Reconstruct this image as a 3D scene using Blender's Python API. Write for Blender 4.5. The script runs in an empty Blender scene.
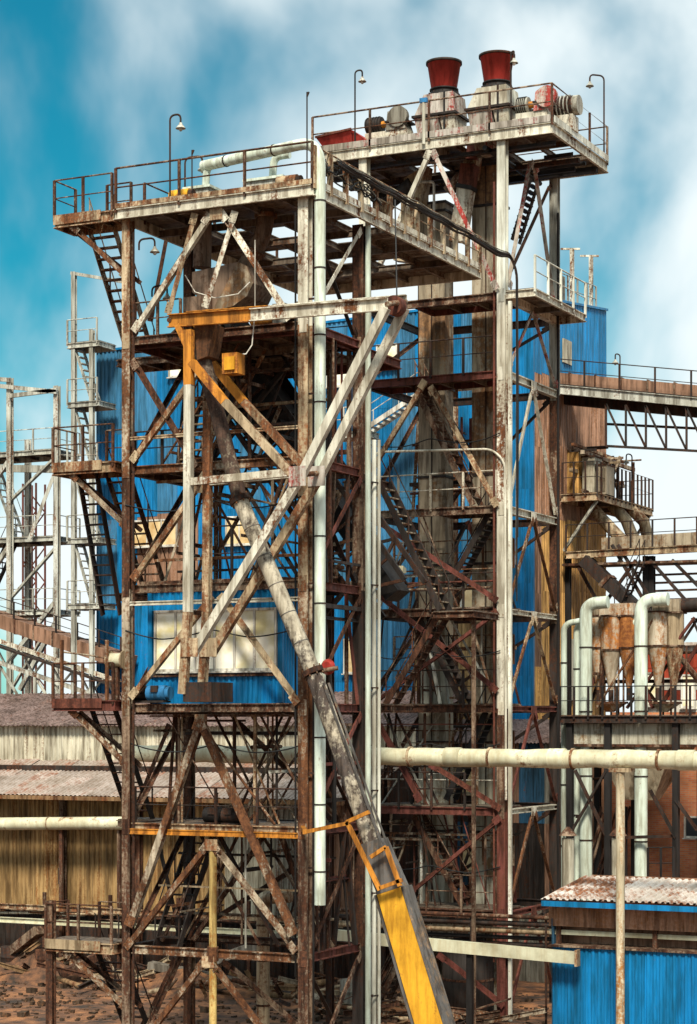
import bpy, math, random
from mathutils import Vector as V

# ------------------------------------------------------------------ camera, sky, sun
sc = bpy.context.scene
R = math.radians
random.seed(7)
RT = V((0.8986, 0.4388, 0.0)); FW = V((-0.4388, 0.8986, 0.0)); UP = V((0, 0, 1))
CAM = V((26.08, -50.70, 10.0)); FPX = 2075.0; CX = 348.5; HY = 722.0
cd = bpy.data.cameras.new('camera'); cam = bpy.data.objects.new('camera', cd)
sc.collection.objects.link(cam); sc.camera = cam
cam.location = CAM
cam.rotation_euler = (R(90), 0, math.atan2(0.4388, 0.8986))
cd.sensor_fit = 'AUTO'; cd.sensor_width = 36; cd.lens = FPX / 1024 * 36
cd.shift_y = (HY - 512) / 1024; cd.clip_end = 5000

SUN_EL = 47; SX, SY = 0.38, -0.925
w = bpy.data.worlds.new('World'); sc.world = w; w.use_nodes = True
nt = w.node_tree; nt.nodes.clear(); N = nt.nodes; L = nt.links
out = N.new('ShaderNodeOutputWorld'); bg = N.new('ShaderNodeBackground')
sky = N.new('ShaderNodeTexSky'); sky.sky_type = 'NISHITA'; sky.sun_disc = False
sky.sun_elevation = R(SUN_EL); sky.sun_rotation = math.atan2(SX, SY); sky.ozone_density = 3.0; sky.dust_density = 0.4
tint = N.new('ShaderNodeMix'); tint.data_type = 'RGBA'; tint.blend_type = 'MULTIPLY'; tint.inputs[0].default_value = 1
tint.inputs[7].default_value = (0.045, 0.50, 0.47, 1)
L.new(sky.outputs[0], tint.inputs[6])
tc = N.new('ShaderNodeTexCoord'); mp = N.new('ShaderNodeMapping')
mp.inputs['Location'].default_value = (1.39, 0.60, 3.61); mp.inputs['Rotation'].default_value = (0.0, R(-32), R(26)); mp.inputs['Scale'].default_value = (1.0, 1.0, 0.8)
L.new(tc.outputs['Generated'], mp.inputs[0])
n1 = N.new('ShaderNodeTexNoise'); n1.inputs['Scale'].default_value = 4.6; n1.inputs['Detail'].default_value = 6
n1.inputs['Roughness'].default_value = 0.46; n1.inputs['Distortion'].default_value = 0.2
L.new(mp.outputs[0], n1.inputs['Vector'])
rp = N.new('ShaderNodeValToRGB'); rp.color_ramp.elements[0].position = 0.34; rp.color_ramp.elements[1].position = 0.515
rp.color_ramp.interpolation = 'EASE'
L.new(n1.outputs[0], rp.inputs[0])
cl = N.new('ShaderNodeMix'); cl.data_type = 'RGBA'; cl.inputs[7].default_value = (5.1, 5.6, 5.7, 1)
L.new(rp.outputs[0], cl.inputs[0]); L.new(tint.outputs[2], cl.inputs[6])
L.new(cl.outputs[2], bg.inputs[0]); bg.inputs[1].default_value = 0.10
L.new(bg.outputs[0], out.inputs[0])

sd = bpy.data.lights.new('sun', 'SUN'); sd.energy = 3.2; sd.angle = R(11); sd.color = (1.0, 0.91, 0.76)
so = bpy.data.objects.new('sun', sd); sc.collection.objects.link(so)
e = R(SUN_EL); sv = V((SX * math.cos(e), SY * math.cos(e), math.sin(e)))
so.rotation_euler = sv.to_track_quat('Z', 'Y').to_euler(); so.location = (0, -30, 60)
sc.view_settings.view_transform = 'Standard'; sc.view_settings.look = 'None'; sc.view_settings.gamma = 1
sc.view_settings.exposure = 0.88
sc.render.engine = 'CYCLES'

# ------------------------------------------------------------------ pixel -> place
def q(px, py, X=None, Y=None, Z=None, D=None):
    d = FW + RT * ((px - CX) / FPX) + UP * ((HY - py) / FPX)
    if Y is not None: t = (Y - CAM.y) / d.y
    elif X is not None: t = (X - CAM.x) / d.x
    elif Z is not None: t = (Z - CAM.z) / d.z
    else: t = D
    return CAM + d * t

# ------------------------------------------------------------------ materials
MATS = {}
def metal(name, paint, rust=0.3, rc1=(.20, .075, .026), rc2=(.055, .022, .012), rough=.62, sz=.22, nscale=2.0, grime=.5, bump=.3, soot=.6, metallic=0.0):
    m = bpy.data.materials.new(name); m.use_nodes = True; t = m.node_tree; n = t.nodes; l = t.links
    b = n['Principled BSDF']
    g = n.new('ShaderNodeNewGeometry'); oi = n.new('ShaderNodeObjectInfo')
    mp = n.new('ShaderNodeMapping'); mp.inputs['Scale'].default_value = (1, 1, sz)
    ad = n.new('ShaderNodeVectorMath'); ad.operation = 'ADD'
    sc_ = n.new('ShaderNodeMath'); sc_.operation = 'MULTIPLY'; sc_.inputs[1].default_value = 37.0
    l.new(oi.outputs['Random'], sc_.inputs[0]); l.new(g.outputs['Position'], ad.inputs[0]); l.new(sc_.outputs[0], ad.inputs[1])
    l.new(ad.outputs[0], mp.inputs[0])
    a = n.new('ShaderNodeTexNoise'); a.inputs['Scale'].default_value = nscale; a.inputs['Detail'].default_value = 9; a.inputs['Roughness'].default_value = .7
    l.new(mp.outputs[0], a.inputs['Vector'])
    c = n.new('ShaderNodeTexNoise'); c.inputs['Scale'].default_value = nscale * 5.5; c.inputs['Detail'].default_value = 6; c.inputs['Roughness'].default_value = .7
    l.new(ad.outputs[0], c.inputs['Vector'])
    d = n.new('ShaderNodeTexNoise'); d.inputs['Scale'].default_value = .55; d.inputs['Detail'].default_value = 3
    l.new(ad.outputs[0], d.inputs['Vector'])
    # rust mask
    m1 = n.new('ShaderNodeMath'); m1.operation = 'MULTIPLY_ADD'; m1.inputs[1].default_value = .35
    l.new(c.outputs[0], m1.inputs[0])
    m0 = n.new('ShaderNodeMath'); m0.operation = 'MULTIPLY'; m0.inputs[1].default_value = .65
    l.new(a.outputs[0], m0.inputs[0]); l.new(m0.outputs[0], m1.inputs[2])
    rv = n.new('ShaderNodeMath'); rv.operation = 'MULTIPLY_ADD'; rv.inputs[1].default_value = .10; l.new(oi.outputs['Random'], rv.inputs[0]); l.new(m1.outputs[0], rv.inputs[2])
    th = .55 + (.5 - rust) * .42
    r = n.new('ShaderNodeValToRGB'); r.color_ramp.elements[0].position = max(0, th - .045); r.color_ramp.elements[1].position = min(1, th + .045)
    l.new(rv.outputs[0], r.inputs[0])
    # paint with grime and stains
    pm = n.new('ShaderNodeMix'); pm.data_type = 'RGBA'
    pm.inputs[6].default_value = (*[v * (1 - grime) * k for v, k in zip(paint, (1.0, .93, .84))], 1); pm.inputs[7].default_value = (*paint, 1)
    r2 = n.new('ShaderNodeValToRGB'); r2.color_ramp.elements[0].position = .36; r2.color_ramp.elements[1].position = .60
    mx = n.new('ShaderNodeMath'); mx.operation = 'MULTIPLY_ADD'; mx.inputs[1].default_value = .5
    l.new(a.outputs[0], mx.inputs[0])
    mh = n.new('ShaderNodeMath'); mh.operation = 'MULTIPLY'; mh.inputs[1].default_value = .5
    l.new(d.outputs[0], mh.inputs[0]); l.new(mh.outputs[0], mx.inputs[2])
    l.new(mx.outputs[0], r2.inputs[0]); l.new(r2.outputs[0], pm.inputs[0])
    rm = n.new('ShaderNodeMix'); rm.data_type = 'RGBA'; rm.inputs[6].default_value = (*rc2, 1); rm.inputs[7].default_value = (*rc1, 1)
    r3 = n.new('ShaderNodeValToRGB'); r3.color_ramp.elements[0].position = .35; r3.color_ramp.elements[1].position = .68
    l.new(c.outputs[0], r3.inputs[0]); l.new(r3.outputs[0], rm.inputs[0])
    fm = n.new('ShaderNodeMix'); fm.data_type = 'RGBA'
    l.new(r.outputs[0], fm.inputs[0]); l.new(pm.outputs[2], fm.inputs[6]); l.new(rm.outputs[2], fm.inputs[7])
    hs = n.new('ShaderNodeHueSaturation')
    vr = n.new('ShaderNodeMapRange'); vr.inputs[3].default_value = .82; vr.inputs[4].default_value = 1.14
    l.new(oi.outputs['Random'], vr.inputs[0]); l.new(vr.outputs[0], hs.inputs['Value']); l.new(fm.outputs[2], hs.inputs['Color'])
    # soot streaks running down
    sm = n.new('ShaderNodeMapping'); sm.inputs['Scale'].default_value = (3.2, 3.2, .30); l.new(ad.outputs[0], sm.inputs[0])
    sn = n.new('ShaderNodeTexNoise'); sn.inputs['Scale'].default_value = 1.5; sn.inputs['Detail'].default_value = 8; sn.inputs['Roughness'].default_value = .68; l.new(sm.outputs[0], sn.inputs['Vector'])
    sr = n.new('ShaderNodeValToRGB'); sr.color_ramp.elements[0].position = .40; sr.color_ramp.elements[1].position = .56
    k0 = 1 - soot; sr.color_ramp.elements[0].color = (k0, k0*.93, k0*.86, 1); sr.color_ramp.elements[1].color = (1, 1, 1, 1); l.new(sn.outputs[0], sr.inputs[0])
    so_ = n.new('ShaderNodeMix'); so_.data_type = 'RGBA'; so_.blend_type = 'MULTIPLY'; so_.inputs[0].default_value = 1
    l.new(hs.outputs[0], so_.inputs[6]); l.new(sr.outputs[0], so_.inputs[7])
    l.new(so_.outputs[2], b.inputs['Base Color'])
    rr = n.new('ShaderNodeMapRange'); rr.inputs[3].default_value = rough; rr.inputs[4].default_value = .92
    l.new(r.outputs[0], rr.inputs[0]); l.new(rr.outputs[0], b.inputs['Roughness'])
    b.inputs['Metallic'].default_value = metallic; b.inputs['Specular IOR Level'].default_value = .25
    bp = n.new('ShaderNodeBump'); bp.inputs['Strength'].default_value = bump; bp.inputs['Distance'].default_value = .02
    l.new(m1.outputs[0], bp.inputs['Height']); l.new(bp.outputs[0], b.inputs['Normal'])
    MATS[name] = m
    return m
metal('pale_steel', (.80, .79, .67), .36, soot=.5)
metal('pale_clean', (.78, .81, .72), .20, soot=.42)
metal('tan_steel', (.62, .50, .33), .46, rc1=(.27, .11, .045))
metal('mixed_steel', (.62, .54, .41), .60, rc1=(.20, .085, .035))
metal('brown_steel', (.42, .31, .22), .62, rc1=(.14, .056, .028), rc2=(.022, .013, .010), soot=.7)
metal('red_brown', (.24, .075, .06), .55, rc1=(.16, .05, .03), rc2=(.05, .02, .014))
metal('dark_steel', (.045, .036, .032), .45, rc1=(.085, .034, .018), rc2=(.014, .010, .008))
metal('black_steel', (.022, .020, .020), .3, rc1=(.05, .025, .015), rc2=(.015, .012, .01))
metal('green_pipe', (.68, .80, .71), .15, rough=.42, sz=.3, grime=.38, soot=.4)
metal('cream_pipe', (.66, .67, .50), .22, rough=.5, sz=1.0, nscale=1.1, soot=.12)
metal('orange_paint', (.66, .27, .035), .30, rc1=(.30, .10, .03))
metal('yellow_paint', (.84, .44, .03), .30, rc1=(.40, .16, .04), rc2=(.10, .06, .03), soot=.3, sz=.6, nscale=3)
metal('red_paint', (.44, .045, .035), .2, rc1=(.13, .04, .03), rough=.5, soot=.4)
metal('red_white', (.62, .58, .52), .42, rc1=(.36, .045, .035), rc2=(.26, .03, .025))
metal('duct', (.48, .41, .30), .42, rc1=(.30, .17, .08), rc2=(.08, .05, .035), nscale=1.1, sz=.35)
metal('duct_green', (.56, .55, .45), .34, rc1=(.30, .19, .09), rc2=(.10, .07, .05), nscale=1.0, sz=.35)
metal('cyclone_rust', (.74, .66, .52), .54, rc1=(.52, .22, .06), rc2=(.20, .07, .03), nscale=1.6, soot=.4)
metal('blue_sheet', (.006, .205, .50), .08, rough=.42, grime=.42, sz=.12, bump=.1, soot=.38)
metal('blue_faded', (.05, .22, .42), .14, rc1=(.16, .09, .06), rough=.6, grime=.4, sz=.12, bump=.1, soot=.45)
metal('blue_dark', (.035, .12, .22), .22, rough=.6, grime=.4, sz=.12, bump=.1)
metal('brown_sheet', (.40, .23, .15), .35, rc1=(.30, .14, .06), rc2=(.12, .06, .04), sz=.12)
metal('ochre_sheet', (.46, .30, .13), .34, rc1=(.30, .14, .04), rc2=(.15, .06, .025), sz=.12)
metal('orange_sheet', (.74, .43, .14), .26, rc1=(.36, .16, .05), rc2=(.16, .07, .03), sz=.12)
metal('cream_sheet', (.66, .63, .50), .22, sz=.12)
metal('grey_sheet', (.33, .32, .27), .34, sz=.12)
metal('roof_brown', (.25, .18, .165), .30, rc1=(.20, .10, .07), sz=1)
metal('roof_pink', (.46, .40, .36), .36, rc1=(.30, .16, .11), rc2=(.14, .08, .06), sz=1, nscale=.8, soot=.25)
metal('roof_white', (.74, .71, .67), .42, rc1=(.36, .16, .08), sz=1, nscale=.9, soot=.2)
metal('grey_frame', (.58, .60, .54), .28)
metal('motor_blue', (.03, .19, .42), .15)
metal('concrete', (.36, .33, .28), .2, rc1=(.2, .14, .1), rc2=(.1, .07, .05), rough=.9)
metal('cable', (.020, .022, .024), .05, rough=.5)
metal('hopper_steel', (.30, .21, .15), .5, rc1=(.16, .08, .045), rc2=(.05, .03, .022), nscale=1.3, sz=.4)
metal('post_rust', (.80, .72, .52), .48, rc1=(.50, .22, .05), rc2=(.2, .08, .03))
metal('head_rust', (.50, .22, .05), .6, rc1=(.16, .07, .03), rc2=(.05, .03, .02))
metal('soffit', (.22, .18, .14), .4, rc1=(.16, .08, .04), rc2=(.03, .022, .018))
metal('tan_post', (.62, .46, .17), .38, rc1=(.45, .20, .04))
metal('white_paint', (.78, .77, .70), .15)
metal('timber', (.30, .19, .10), .35, rough=.9)

def glass_mat():
    m = bpy.data.materials.new('dusty_glass'); m.use_nodes = True; t = m.node_tree; n = t.nodes; l = t.links; b = n['Principled BSDF']
    g = n.new('ShaderNodeNewGeometry'); a = n.new('ShaderNodeTexNoise'); a.inputs['Scale'].default_value = 1.4; a.inputs['Detail'].default_value = 5
    l.new(g.outputs['Position'], a.inputs['Vector'])
    r = n.new('ShaderNodeValToRGB'); r.color_ramp.elements[0].color = (.66, .58, .30, 1); r.color_ramp.elements[1].color = (.90, .87, .74, 1)
    r.color_ramp.elements[0].position = .36; r.color_ramp.elements[1].position = .56
    l.new(a.outputs[0], r.inputs[0]); l.new(r.outputs[0], b.inputs['Base Color']); b.inputs['Roughness'].default_value = .3
    MATS['glass'] = m
glass_mat()
def tan_glass():
    m = MATS['glass'].copy(); m.name = 'tan_glass'; r = [x for x in m.node_tree.nodes if x.type == 'VALTORGB'][0]
    r.color_ramp.elements[0].color = (.46, .28, .10, 1); r.color_ramp.elements[1].color = (.68, .52, .28, 1); MATS['tan_glass'] = m
tan_glass()
def dark_glass():
    m = bpy.data.materials.new('dark_glass'); m.use_nodes = True; b = m.node_tree.nodes['Principled BSDF']
    b.inputs['Base Color'].default_value = (.03, .035, .04, 1); b.inputs['Roughness'].default_value = .15; MATS['dark_glass'] = m
dark_glass()
def brick_mat():
    m = bpy.data.materials.new('brickwork'); m.use_nodes = True; t = m.node_tree; n = t.nodes; l = t.links; b = n['Principled BSDF']
    g = n.new('ShaderNodeNewGeometry'); sx = n.new('ShaderNodeSeparateXYZ'); cb = n.new('ShaderNodeCombineXYZ')
    l.new(g.outputs['Position'], sx.inputs[0])
    ad = n.new('ShaderNodeMath'); l.new(sx.outputs[0], ad.inputs[0]); l.new(sx.outputs[1], ad.inputs[1])
    l.new(ad.outputs[0], cb.inputs[0]); l.new(sx.outputs[2], cb.inputs[1])
    k = n.new('ShaderNodeTexBrick'); k.inputs['Scale'].default_value = 1; k.inputs['Brick Width'].default_value = .26; k.inputs['Row Height'].default_value = .078
    k.inputs['Mortar Size'].default_value = .008; k.inputs['Color1'].default_value = (.50, .14, .06, 1); k.inputs['Color2'].default_value = (.62, .23, .09, 1); k.inputs['Mortar'].default_value = (.38, .28, .2, 1)
    l.new(cb.outputs[0], k.inputs['Vector'])
    a = n.new('ShaderNodeTexNoise'); a.inputs['Scale'].default_value = .8; a.inputs['Detail'].default_value = 6; l.new(g.outputs['Position'], a.inputs['Vector'])
    r = n.new('ShaderNodeValToRGB'); r.color_ramp.elements[0].color = (.5, .45, .4, 1); r.color_ramp.elements[1].color = (1, 1, 1, 1); r.color_ramp.elements[0].position = .35; r.color_ramp.elements[1].position = .6
    l.new(a.outputs[0], r.inputs[0])
    mx = n.new('ShaderNodeMix'); mx.data_type = 'RGBA'; mx.blend_type = 'MULTIPLY'; mx.inputs[0].default_value = 1
    l.new(k.outputs[0], mx.inputs[6]); l.new(r.outputs[0], mx.inputs[7]); l.new(mx.outputs[2], b.inputs['Base Color']); b.inputs['Roughness'].default_value = .9
    MATS['brick'] = m
brick_mat()
def ground_mat():
    m = bpy.data.materials.new('rusty_dirt'); m.use_nodes = True; t = m.node_tree; n = t.nodes; l = t.links; b = n['Principled BSDF']
    g = n.new('ShaderNodeNewGeometry'); a = n.new('ShaderNodeTexNoise'); a.inputs['Scale'].default_value = .9; a.inputs['Detail'].default_value = 10; a.inputs['Roughness'].default_value = .7
    l.new(g.outputs['Position'], a.inputs['Vector'])
    r = n.new('ShaderNodeValToRGB'); e = r.color_ramp.elements; e[0].position = .38; e[0].color = (.03, .02, .014, 1); e[1].position = .64; e[1].color = (.34, .15, .06, 1)
    k = r.color_ramp.elements.new(.5); k.color = (.13, .06, .03, 1)
    l.new(a.outputs[0], r.inputs[0]); l.new(r.outputs[0], b.inputs['Base Color']); b.inputs['Roughness'].default_value = .95
    bp = n.new('ShaderNodeBump'); bp.inputs['Strength'].default_value = .6; bp.inputs['Distance'].default_value = .15; l.new(a.outputs[0], bp.inputs['Height']); l.new(bp.outputs[0], b.inputs['Normal'])
    MATS['dirt'] = m
ground_mat()

# ------------------------------------------------------------------ mesh builders
class MB:
    def __init__(s): s.v = []; s.f = []; s.sm = []
    def add(s, vs, fs, smooth=False):
        o = len(s.v); s.v += [V(x) for x in vs]; s.f += [tuple(i + o for i in f) for f in fs]; s.sm += [smooth] * len(fs); return s
    def box(s, a, b):
        x0, x1 = sorted((a[0], b[0])); y0, y1 = sorted((a[1], b[1])); z0, z1 = sorted((a[2], b[2]))
        return s.add([(x0, y0, z0), (x1, y0, z0), (x1, y1, z0), (x0, y1, z0), (x0, y0, z1), (x1, y0, z1), (x1, y1, z1), (x0, y1, z1)],
              [(0, 3, 2, 1), (4, 5, 6, 7), (0, 1, 5, 4), (1, 2, 6, 5), (2, 3, 7, 6), (3, 0, 4, 7)])
    def hexa(s, lo, hi):   # two quads, four points each
        return s.add(list(lo) + list(hi), [(0, 3, 2, 1), (4, 5, 6, 7), (0, 1, 5, 4), (1, 2, 6, 5), (2, 3, 7, 6), (3, 0, 4, 7)])
    def extr(s, p0, p1, prof, ref=None):
        p0 = V(p0); p1 = V(p1); d = (p1 - p0).normalized()
        if ref is None: ref = V((0, 0, 1)) if abs(d.z) < .9 else V((0, 1, 0))
        u = d.cross(ref).normalized(); v = u.cross(d).normalized(); n = len(prof)
        vs = [p0 + u * a + v * b for a, b in prof] + [p1 + u * a + v * b for a, b in prof]
        fs = [tuple(range(n - 1, -1, -1)), tuple(range(n, 2 * n))] + [(i, (i + 1) % n, (i + 1) % n + n, i + n) for i in range(n)]
        return s.add(vs, fs)
    def bar(s, p0, p1, w=.1, h=None, ref=None):
        h = h or w; return s.extr(p0, p1, [(-w/2, -h/2), (w/2, -h/2), (w/2, h/2), (-w/2, h/2)], ref)
    def ibeam(s, p0, p1, w=.2, h=.25, t=.035, ref=None):   # flanges at top and bottom of v axis
        a, b = w/2, h/2
        return s.extr(p0, p1, [(-a, -b), (a, -b), (a, -b+t), (t/2, -b+t), (t/2, b-t), (a, b-t), (a, b), (-a, b), (-a, b-t), (-t/2, b-t), (-t/2, -b+t), (-a, -b+t)], ref)
    def angle(s, p0, p1, w=.12, t=.02, ref=None):
        a = w/2
        return s.extr(p0, p1, [(-a, -a), (a, -a), (a, -a+t), (-a+t, -a+t), (-a+t, a), (-a, a)], ref)
    def chan(s, p0, p1, w=.12, h=.24, t=.025, ref=None):
        a, b = w/2, h/2
        return s.extr(p0, p1, [(-a, -b), (a, -b), (a, -b+t), (-a+t, -b+t), (-a+t, b-t), (a, b-t), (a, b), (-a, b)], ref)
    def tube(s, pts, r, n=10, caps=True, rs=None):
        pts = [V(p) for p in pts]; rings = []; u = None
        for i, p in enumerate(pts):
            d = ((pts[i] - pts[i-1]).normalized() if i else V()) + ((pts[i+1] - pts[i]).normalized() if i < len(pts)-1 else V())
            d.normalize()
            if u is None:
                ref = V((0, 0, 1)) if abs(d.z) < .9 else V((0, 1, 0)); u = d.cross(ref).normalized()
            else:
                u = (u - d * u.dot(d)).normalized()
            v = d.cross(u); rr = rs[i] if rs else r
            rings.append([p + (u * math.cos(2*math.pi*k/n) + v * math.sin(2*math.pi*k/n)) * rr for k in range(n)])
        vs = [x for g in rings for x in g]; fs = []
        for i in range(len(pts)-1):
            for k in range(n):
                k2 = (k+1) % n; fs.append((i*n+k, i*n+k2, (i+1)*n+k2, (i+1)*n+k))
        s.add(vs, fs, n > 6)
        if caps:
            s.add(rings[0], [tuple(range(n-1, -1, -1))]); s.add(rings[-1], [tuple(range(n))])
        return s
    def lathe(s, c, prof, n=20, caps=True):   # prof of (r, z) about a vertical axis
        c = V(c); return s.tube([c + V((0, 0, z)) for r, z in prof], 1, n, caps, [r for r, z in prof]) if all(prof[i][1] != prof[i+1][1] for i in range(len(prof)-1)) else s._lathe(c, prof, n, caps)
    def _lathe(s, c, prof, n, caps):
        c = V(c)
        vs = [c + V((r*math.cos(2*math.pi*k/n), r*math.sin(2*math.pi*k/n), z)) for r, z in prof for k in range(n)]
        return s.add(vs, [(i*n+k, i*n+(k+1) % n, (i+1)*n+(k+1) % n, (i+1)*n+k) for i in range(len(prof)-1) for k in range(n)], True)
    def corr(s, o, a, b, nrm, pitch=.2, amp=.035):   # ribbed sheet: width vector a, length vector b
        o = V(o); a = V(a); b = V(b); nrm = V(nrm); W = a.length; k = max(1, round(W / pitch)); pts = []
        for i in range(k):
            for f, h in ((0, 0), (.38, 0), (.52, 1), (.86, 1)): pts.append(((i + f) / k, h))
        pts.append((1, 0)); vs = []
        for f, h in pts: p = o + a * f + nrm * (h * amp); vs += [p, p + b]
        return s.add(vs, [(2*i, 2*i+2, 2*i+3, 2*i+1) for i in range(len(pts)-1)])

def bend(pts, r, n=5):   # round the corners of a polyline
    pts = [V(p) for p in pts]; out = [pts[0]]
    for i in range(1, len(pts)-1):
        a = (pts[i-1]-pts[i]); b = (pts[i+1]-pts[i]); rr = min(r, a.length*.49, b.length*.49)
        p0 = pts[i]+a.normalized()*rr; p1 = pts[i]+b.normalized()*rr
        for k in range(n+1):
            t = k/n; out.append(p0*(1-t)**2+pts[i]*2*t*(1-t)+p1*t*t)
    out.append(pts[-1]); return out

COL = sc.collection
def thing(name, label, cat, loc=(0, 0, 0), group=None):
    o = bpy.data.objects.new(name, None); COL.objects.link(o); o.location = loc; o.empty_display_size = .3
    o['label'] = label; o['category'] = cat
    if group: o['group'] = group
    o['_base'] = list(loc); return o
def mesh(name, mb, base):
    me = bpy.data.meshes.new(name); b = V(base)
    me.from_pydata([tuple(v - b) for v in mb.v], [], mb.f); me.polygons.foreach_set('use_smooth', mb.sm); me.update(); return me
def part(name, mb, mat, parent, label=None):
    base = list(parent['_base']); o = bpy.data.objects.new(name, mesh(name, mb, base)); COL.objects.link(o)
    o.data.materials.append(MATS[mat]); o.parent = parent; o['_base'] = base
    if label: o['label'] = label
    return o
def solo(name, mb, mat, label=None, cat=None, group=None, kind=None, loc=None):
    c = V(loc) if loc is not None else V((0, 0, 0))
    o = bpy.data.objects.new(name, mesh(name, mb, c)); COL.objects.link(o); o.location = c; o.data.materials.append(MATS[mat]); o['_base'] = list(c)
    if label: o['label'] = label
    if cat: o['category'] = cat
    if group: o['group'] = group
    if kind: o['kind'] = kind
    return o

def railing(T, pts, mat='brown_steel', h=1.05, sp=1.25, toe=True, rad=.024, name='railing', pw=.07):
    pts = [V(p) for p in pts]; up = V((0, 0, h))
    r = part(name, MB().tube([p + up for p in pts], rad, 6), mat, T)
    part('mid_rail', MB().tube([p + up*.52 for p in pts], rad*.75, 6), mat, r)
    done = []
    for a, b in zip(pts, pts[1:]):
        n = max(1, round((b-a).length/sp))
        for i in range(n+1):
            p = a + (b-a)*(i/n)
            if any((p-d).length < .05 for d in done): continue
            done.append(p); part('post', MB().angle(p - V((0, 0, .12)), p + up, pw, .014), mat, r)
    return r
def stair(T, top, bot, wv, mat='brown_steel', tmat=None, rails=True, n=None, hand=.9):
    top = V(top); bot = V(bot); wv = V(wv); n = n or max(3, int(abs(top.z-bot.z)/.26)); wn = wv.normalized()
    m = MB().bar(top, bot, .045, .2).bar(top+wv, bot+wv, .045, .2)
    s = part('stair', m, mat, T); d = bot-top; run = V((d.x, d.y, 0)).normalized() if V((d.x, d.y, 0)).length > .01 else V((0, 1, 0))
    proto = None
    for i in range(1, n):
        p = top + d*(i/n)
        if proto is None:
            t = MB().hexa([p+wn*.03-run*.11-V((0,0,.02)), p+wv-wn*.03-run*.11-V((0,0,.02)), p+wv-wn*.03+run*.11-V((0,0,.02)), p+wn*.03+run*.11-V((0,0,.02))],
                          [p+wn*.03-run*.11+V((0,0,.02)), p+wv-wn*.03-run*.11+V((0,0,.02)), p+wv-wn*.03+run*.11+V((0,0,.02)), p+wn*.03+run*.11+V((0,0,.02))])
            proto = part('tread', t, tmat or mat, s); p0 = p
        else:
            c = proto.copy(); COL.objects.link(c); c.location = p - p0
    if rails:
        u = V((0, 0, hand))
        for off in (V((0, 0, 0)), wv):
            k = MB().tube([top+off+u, bot+off+u], .02, 6)
            for f in (0.02, .5, .98): k.bar(top+off+d*f, top+off+d*f+u, .035)
            part('handrail', k, mat, s)
    return s
def platform(T, x0, x1, y0, y1, z, fmat='mixed_steel', h=.24, pmat='soffit', joist=1.2, skip=(), plate=1.3, joist_dir='y', sides='fblr'):
    e = .03
    m = MB()
    if 'f' in sides: m.chan((x0, y0, z-h/2), (x1, y0, z-h/2), .09, h, ref=V((0, 0, 1)))
    if 'b' in sides: m.chan((x1, y1, z-h/2), (x0, y1, z-h/2), .09, h)
    if 'l' in sides: m.chan((x0, y1, z-h/2-.002), (x0, y0, z-h/2-.002), .09, h-.006)
    if 'r' in sides: m.chan((x1, y0, z-h/2-.002), (x1, y1, z-h/2-.002), .09, h-.006)
    P = part('platform', m, fmat, T)
    nx = max(1, round((x1-x0)/plate)); ny = max(1, round((y1-y0)/plate))
    for i in range(nx):
        for j in range(ny):
            if (i, j) in skip: continue
            a = x0+(x1-x0)*i/nx; b = x0+(x1-x0)*(i+1)/nx; c = y0+(y1-y0)*j/ny; d = y0+(y1-y0)*(j+1)/ny
            part('deck_plate', MB().box((a+.012, c+.012, z+.002), (b-.012, d-.012, z+.028+random.random()*.01)), pmat, P)
    if joist_dir == 'y':
        n = max(1, round((x1-x0)/joist))
        for i in range(1, n):
            x = x0+(x1-x0)*i/n; part('joist', MB().ibeam((x, y0+.06, z-.10), (x, y1-.06, z-.10), .1, .18, .02), 'soffit', P)
    n = max(1, round((y1-y0)/2.2))
    for i in range(1, n):
        y = y0+(y1-y0)*i/n; part('joist', MB().ibeam((x0+.06, y, z-.22), (x1-.06, y, z-.22), .1, .2, .02), 'soffit', P)
    return P
def brace(T, a, b, w=.13, mat='mixed_steel', kind='angle', name='brace'):
    m = MB(); getattr(m, kind)(a, b, w) if kind != 'tube' else m.tube([a, b], w/2, 8)
    o = part(name, m, mat, T)
    if name == 'brace' and w >= .12 and (V(b)-V(a)).length > 1.2 and T.name.startswith('steel_tower'):
        a = V(a); b = V(b); d = (b-a).normalized(); ref = V((0, 1, 0)) if abs(d.y) < abs(d.x) else V((1, 0, 0)); sh = (V((0, -1, 0)) if ref.y else V((1, 0, 0)))*(w/2+.008)
        for p, e in ((a, d), (b, -d)):
            sh = sh*(1+random.random()*.12); g = MB().bar(p-e*.06+sh, p+e*.26+sh, w*1.55, .010, ref); u = e.cross(ref).normalized()
            for f in (.03, .12, .20):
                for s_ in (-1, 1): c = p+e*f+sh+u*(s_*w*.5); g.tube([c-sh.normalized()*.005, c+sh.normalized()*.025], .018, 6)
            part('gusset', g, mat, o)
    return o
def column(T, x, y, zs, mats, w=.26, h=.28, ref=V((0, 1, 0)), plates=True):
    for i in range(len(zs)-1):
        c = part('column', MB().ibeam((x, y, zs[i]), (x, y, zs[i+1]), w, h, .04, ref), mats[i % len(mats)], T)
        if plates and i:
            k = MB()
            for sx in (-1, 1): k.box((x+sx*(.012)-.11, y-h/2-.016, zs[i]-.22), (x+sx*.012+.11, y-h/2-.003, zs[i]+.22)) if sx == 1 else None
            part('splice_plate', k, mats[i % len(mats)], c)
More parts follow.
